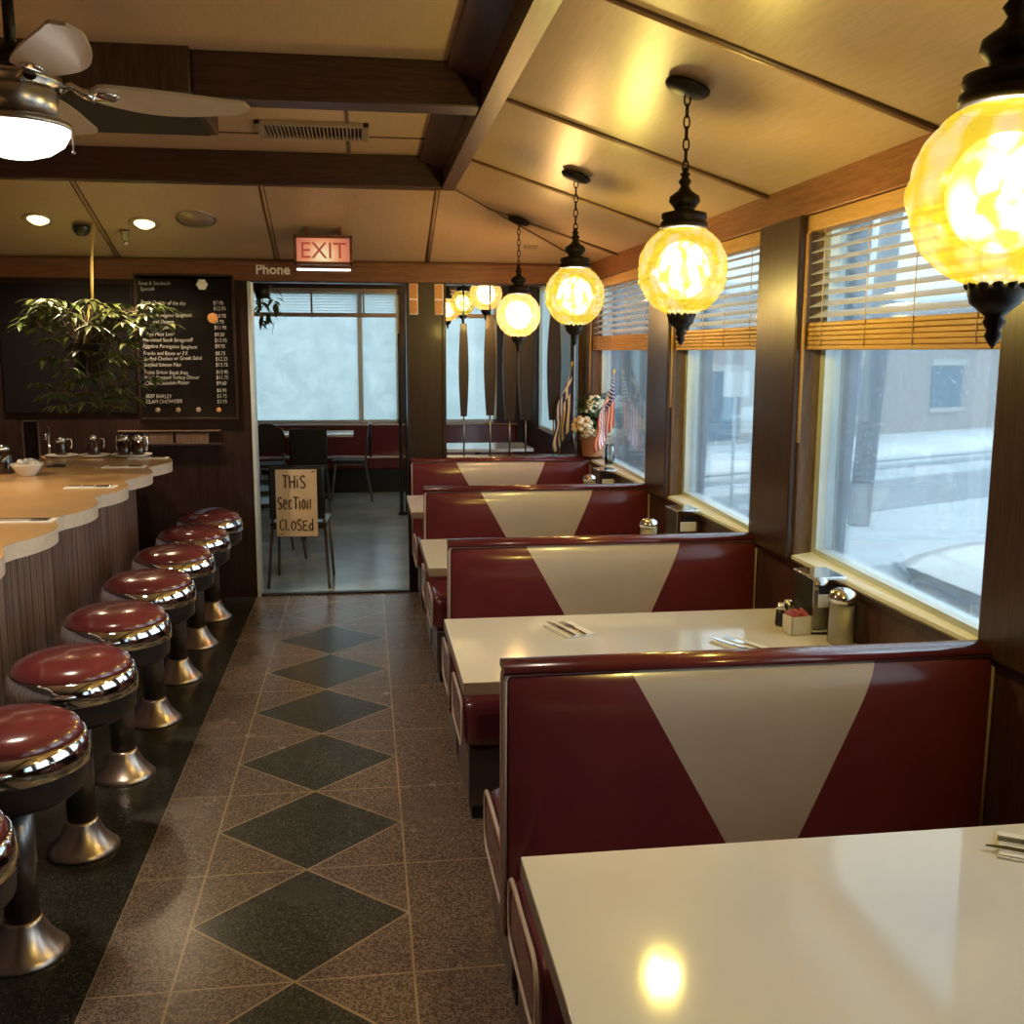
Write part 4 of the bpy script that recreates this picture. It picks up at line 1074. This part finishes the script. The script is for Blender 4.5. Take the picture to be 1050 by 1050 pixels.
mb = MB()
for dx in (0, .014): mb.tube([(.108+dx, -.005, .452), (.118+dx, -.005, .466)], .003, 5)
for dx in (0, .012): mb.tube([(-.118+dx, -.005, .012), (-.112+dx, -.005, .022)], .003, 5)
mb.build('corner_marks', 'ink', sg)
chair('dining_chair', 'chair with square dark back facing the doorway, behind the sign', (-.58, 10.9, 0), .05)
chair('dining_chair', 'chair turned sideways at the right end of the far table', (.02, 11.75, 0), PI/2)
chair('dining_chair', 'round backed dark chair against the window at left', (-1.03, 11.2, 0), .1, rnd_back=True)
chair('dining_chair', 'second of the sideways metal chairs along the left doorway edge', (-.98, 9.25, 0), -1.25)
chair('dining_chair', 'closest of the sideways metal chairs along the left doorway edge', (-.93, 8.45, 0), -1.25)
chair('dining_chair', 'third sideways metal chair, mostly hidden by the left doorway edge', (-1.05, 10.05, 0), -1.2)
def table2(lab, x0, x1, y0, y1):
    r = thing('dining_table', lab, 'table', ((x0+x1)/2, (y0+y1)/2, 0), 0, 'tables in the room beyond'); a, b = (x1-x0)/2, (y1-y0)/2
    MB().box(-a, a, -b, b, .725, .755, .004).build('tabletop', 'table_laminate', r)
    MB().lathe([(.035, .05), (.035, .725)], 16).build('pedestal', 'dark_metal', r); MB().lathe([(.24, 0), (.24, .015), (.05, .06)], 22).build('foot', 'dark_metal', r)
table2('white table before the bench, seen through the doorway', -1.2, -.12, 11.65, 12.25)
table2('white table seen through the spindle opening', .62, 1.62, 9.75, 10.45)
bn = thing('window_bench', 'long maroon bench with pale piping under the far windows', 'bench', (0, 12.3, 0))
MB().box(-2.3, 1.9, .42, .54, .30, .80, .03, seg=3).build('backrest', 'maroon_vinyl', bn)
MB().box(-2.3, 1.9, -.02, .42, .28, .45, .04, seg=3).build('seat', 'maroon_vinyl', bn)
MB().tube([(-2.3, -.02, .43), (1.9, -.02, .43)], .012, 8).tube([(-2.3, .415, .785), (1.9, .415, .785)], .009, 8).build('piping', 'piping_vinyl', bn)
MB().box(-2.3, 1.9, .05, .54, 0, .28).build('base', 'kick_black', bn)
fo = thing('folding_partition', 'pair of tall narrow dark panels folded at the right side of the doorway view', 'partition', (.40, 10.6, 0))
for k in range(2): MB().box(-.045+k*.06, -.005+k*.06, -.02, .02, .03, 1.86, .012, seg=3).build('panel', 'black_plastic', fo)
MB().box(-.06, .075, -.05, .05, 0, .03, .004).build('foot', 'dark_metal', fo)
# sprig of leaves hanging inside the doorway top
mf = MB(); rr = random.Random(9)
hp = thing('trailing_plant', 'dark leafy sprig hanging in the top left of the doorway', 'plant', (-.74, 8.1, 2.05))
for k in range(34): leaf(Vector((rr.uniform(-.06, .10), rr.uniform(-.06, .06), rr.uniform(-.16, .10))), Vector((rr.uniform(-1, 1), rr.uniform(-1, 1), rr.uniform(-.8, .3))), rr.uniform(.07, .11), .018)
mf.build('foliage', 'leaf', hp)
MB().tube([(0, 0, -.05), (0, 0, .57)], .003, 6).build('cord', 'stem_brown', hp)
MB().lathe([(0, .02), (.05, .02), (.07, .12), (.06, .12), (0, .10)], 16).build('pot', 'black_plastic', hp)

# ------------------------------------------------------------------ outside
GZ = -.5
struct(MB().box(XR+.25, 60, -30, 70, GZ-.2, GZ).box(-30, XR+.25, 13.6, 70, GZ-.2, GZ).build('ground_outside', 'slush'), 'slushy ground outside the windows', 'ground')
P1 = Vector((11.66, 24.54, GZ)); DV = Vector((.902, .431, 0)).normalized(); NV_ = Vector((-DV.y, DV.x, 0))
FR = Matrix(((DV.x, NV_.x, 0, P1.x), (DV.y, NV_.y, 0, P1.y), (0, 0, 1, GZ), (0, 0, 0, 1)))
def out(mb, n, m_, lab, cat, parent=None, st=True):
    o = mb.build(n, m_, parent)
    if st: o.matrix_world = FR; struct(o, lab, cat)
    return o
out(MB().box(-30, 40, -8.2, -6.0, -.02, .012), 'road_outside', 'asphalt', 'wet street outside', 'road')
out(MB().box(-30, 40, -5.0, -4.55, -.02, .012), 'tyre_track_outside', 'asphalt', 'bare kerb line across the street', 'road')
out(MB().box(-30, 40, -14.5, -10.6, -.02, .010), 'lane_outside', 'asphalt', 'near lane of the wet street', 'road')
mb = MB(); rr = random.Random(2)
def bank(u_, v_):
    a = 2*PI*v_; x = -30+70*u_; return (x, -3.2+.9*math.cos(a), .02+max(0, .22*math.sin(a))*(1+.3*math.sin(x*1.7)+.2*math.sin(x*4.1)))
mb.grid(bank, 120, 12); out(mb, 'snowbank_outside', 'snow', 'snowbank along the far kerb', 'snow')
mb = MB().box(-30, 40, -1.9, 0, -.02, .05); out(mb, 'verge_outside', 'snow', 'snowy verge before the brick building', 'snow')
bl = thing('brick_building', 'pale brick building across the street with dark windows', 'building'); bl.matrix_world = FR
MB().box(-34, 36, 0, 6, 0, 3.5).build('wall', 'brick_far', bl); MB().box(-34.2, 36.2, -.25, 6.2, 3.5, 3.75).build('roof', 'snow', bl)
for x0, x1, z0, z1 in ((.2, 1.5, .6, 1.85), (4.1, 5.5, .7, 1.85), (-4.9, -3.3, .15, 1.75), (-8.6, -7.2, .5, 1.8), (-12.5, -11, .5, 1.8), (8, 9.4, .7, 1.9)):
    w = MB().box(x0, x1, -.04, .05, z0, z1).build('window', 'far_window', bl)
    MB().box(x0-.1, x1+.1, -.10, 0, z1, z1+.16).box(x0-.1, x1+.1, -.12, 0, z0-.12, z0).build('lintel', 'far_trim', w)
for x in (-2.6, -6.2): MB().box(x, x+.28, -.12, 0, .2, 3.5).build('downpipe', 'far_trim', bl)
po = MB().tube([(0, 0, -.05), (.12, .0, 2.2), (.36, .0, 6.5)], [.135, .135, .12], 18).build('utility_pole', 'pole_wood', None, (6.25, 12.2, GZ))
tag(po, 'leaning weathered utility pole standing outside the big window', 'utility pole')
MB().lathe([(.138, .02), (.138, .55)], 18, None, False).build('wire_guard', 'asphalt', po)
for x, y, z, m_, lab in ((4.7, 12.6, 1.28, 'sign_white', 'upper small white notice seen through the far window'), (4.95, 12.6, .83, 'sign_white', 'lower small white notice seen through the far window')):
    r = thing('street_sign', lab, 'sign', (x, y, GZ), 0, 'notices outside the far window')
    MB().box(-.17, .17, -.01, .01, z-GZ-.16, z-GZ+.16).build('plate', m_, r); MB().tube([(0, .03, 0), (0, .03, z-GZ+.16)], .025, 8).build('post', 'frame_metal', r)
# parked car, nose in to the diner
ang = 0.0
cr = thing('parked_car', 'white snow covered car parked nose in below the big window', 'car', (3.35, 4.62, GZ), ang)
# local axes: +y along the bumper, +x towards the tail
def sect(x):
    """half profile of the body: height of the shoulder and of the top at distance x behind the nose"""
    hood = [(0, .78, .86), (.15, .81, .93), (.5, .84, .99), (1.1, .87, 1.05), (1.45, .88, 1.09), (2.1, .88, 1.45), (2.6, .88, 1.52), (3.4, .88, 1.46), (4.1, .90, 1.12), (4.5, .88, .98)]
    for (a, s0, t0), (b, s1, t1) in zip(hood, hood[1:]):
        if a <= x <= b: u_ = (x-a)/(b-a); return s0+(s1-s0)*u_, t0+(t1-t0)*u_
    return .88, .98
W_ = 1.78
mb = MB(); NX, NW = 60, 22
def body(u_, v_):
    x = 4.5*u_; sh, tp = sect(x); c = 2*v_-1
    e = abs(c); nar = 1-.10*max(0, 1-x/.5)**2
    tum = 1.0 if x < 1.3 else 1.0
    prof = [(0, tp), (.45, tp-.01), (.72, tp-.05 if tp < 1.2 else tp-.05), (.84, max(sh+.03, tp*.92 if tp < 1.1 else sh+.25)), (.93, sh), (1.0, .55), (1.0, .30), (.96, .2)]
    pos = e*7; i = min(6, int(pos)); q = pos-i
    a, b = prof[i], prof[i+1]
    yy = a[0]+(b[0]-a[0])*q; zz = a[1]+(b[1]-a[1])*q
    xo = x+.16*yy*yy*max(0, 1-x/.6)
    return (xo, W_/2+math.copysign(yy, c)*W_/2*nar, zz)
mb.grid(body, NX, NW*2)
nose = [mb.b.verts.new(body(0, j/(NW*2))) for j in range(NW*2+1)]; mb.face(nose); tail = [mb.b.verts.new(body(1, j/(NW*2))) for j in range(NW*2+1)]; mb.face(tail)
mb.build('body', 'car_white', cr)
def patch(nm, m_, y0, y1, z0, z1, x=-.012, bow=.16, n=10):
    mb = MB()
    def fn(u_, v_):
        y = y0+(y1-y0)*u_; q = (y-W_/2)/(W_/2); rr_ = (1-abs(2*u_-1)**3)*.5+.5
        return (x+bow*q*q, y*.90+.089, z0+(z1-z0)*(.5+(v_-.5)*rr_))
    mb.grid(fn, n, 4); return mb.build(nm, m_, cr, solid=.03)
patch('headlamp', 'headlamp', .03, .50, .69, .83); patch('headlamp', 'headlamp', W_-.50, W_-.03, .69, .83)
patch('grille', 'car_glass', .56, W_-.56, .68, .82); patch('lower_grille', 'car_glass', .30, W_-.30, .42, .55)
patch('bumper', 'car_white', .02, W_-.02, .56, .665, -.05)
mb = MB(); mb.grid(lambda u_, v_: (1.46+.60*v_, .30+(W_-.60)*u_+(.5-u_)*.12*v_, 1.115+.34*v_+.035), 8, 6); mb.build('windscreen', 'car_glass', cr, solid=.02)
for x in (.85, 3.6):
    for y in (.02, W_-.22):
        MB().lathe([(.10, -.0), (.31, .0), (.33, .03), (.33, .17), (.31, .2), (.10, .2)], 26, Matrix.Translation((x, y, .33)) @ Matrix.Rotation(-PI/2, 4, 'X')).build('wheel', 'black_plastic', cr)

# ------------------------------------------------------------------ light
w = bpy.data.worlds.new('overcast'); S.world = w; w.use_nodes = True; nt = w.node_tree; nt.nodes.clear()
o_ = nt.nodes.new('ShaderNodeOutputWorld'); bg = nt.nodes.new('ShaderNodeBackground'); nt.links.new(bg.outputs[0], o_.inputs[0])
tc = nt.nodes.new('ShaderNodeTexCoord'); nz = nt.nodes.new('ShaderNodeTexNoise'); nz.inputs['Scale'].default_value = 2.0; nz.inputs['Detail'].default_value = 4
nt.links.new(tc.outputs['Generated'], nz.inputs['Vector'])
rp = nt.nodes.new('ShaderNodeValToRGB'); rp.color_ramp.elements[0].color = (.74, .88, 1.0, 1); rp.color_ramp.elements[1].color = (.90, .97, 1.0, 1)
rp.color_ramp.elements[0].position = .35; rp.color_ramp.elements[1].position = .7
nt.links.new(nz.outputs[0], rp.inputs[0]); nt.links.new(rp.outputs[0], bg.inputs[0]); bg.inputs[1].default_value = 4.2
def portal(loc, rot, sx, sy):
    l = bpy.data.lights.new('daylight_portal', 'AREA'); l.shape = 'RECTANGLE'; l.size = sx; l.size_y = sy; l.cycles.is_portal = True
    q = bpy.data.objects.new('daylight_portal', l); COL.objects.link(q); q.location = loc; q.rotation_euler = rot
for y0, y1 in WIN: portal((XR+.17, (y0+y1)/2, (ZS+ZH)/2), (0, PI/2, 0), ZH-ZS, y1-y0)
portal((-.875, Y2+.12, 1.6), (-PI/2, 0, 0), 2.65, 1.6); portal((1.16, Y2+.12, 1.6), (-PI/2, 0, 0), 1.0, 1.6)

vs = S.view_settings
vs.view_transform = 'Standard'; vs.look = 'None'; vs.gamma = 1; vs.use_curve_mapping = False; vs.exposure = .10
S.display_settings.display_device = 'sRGB'
S.cycles.max_bounces = 10; S.cycles.transparent_max_bounces = 16; S.cycles.use_denoising = True
S.cycles.sample_clamp_indirect = 6
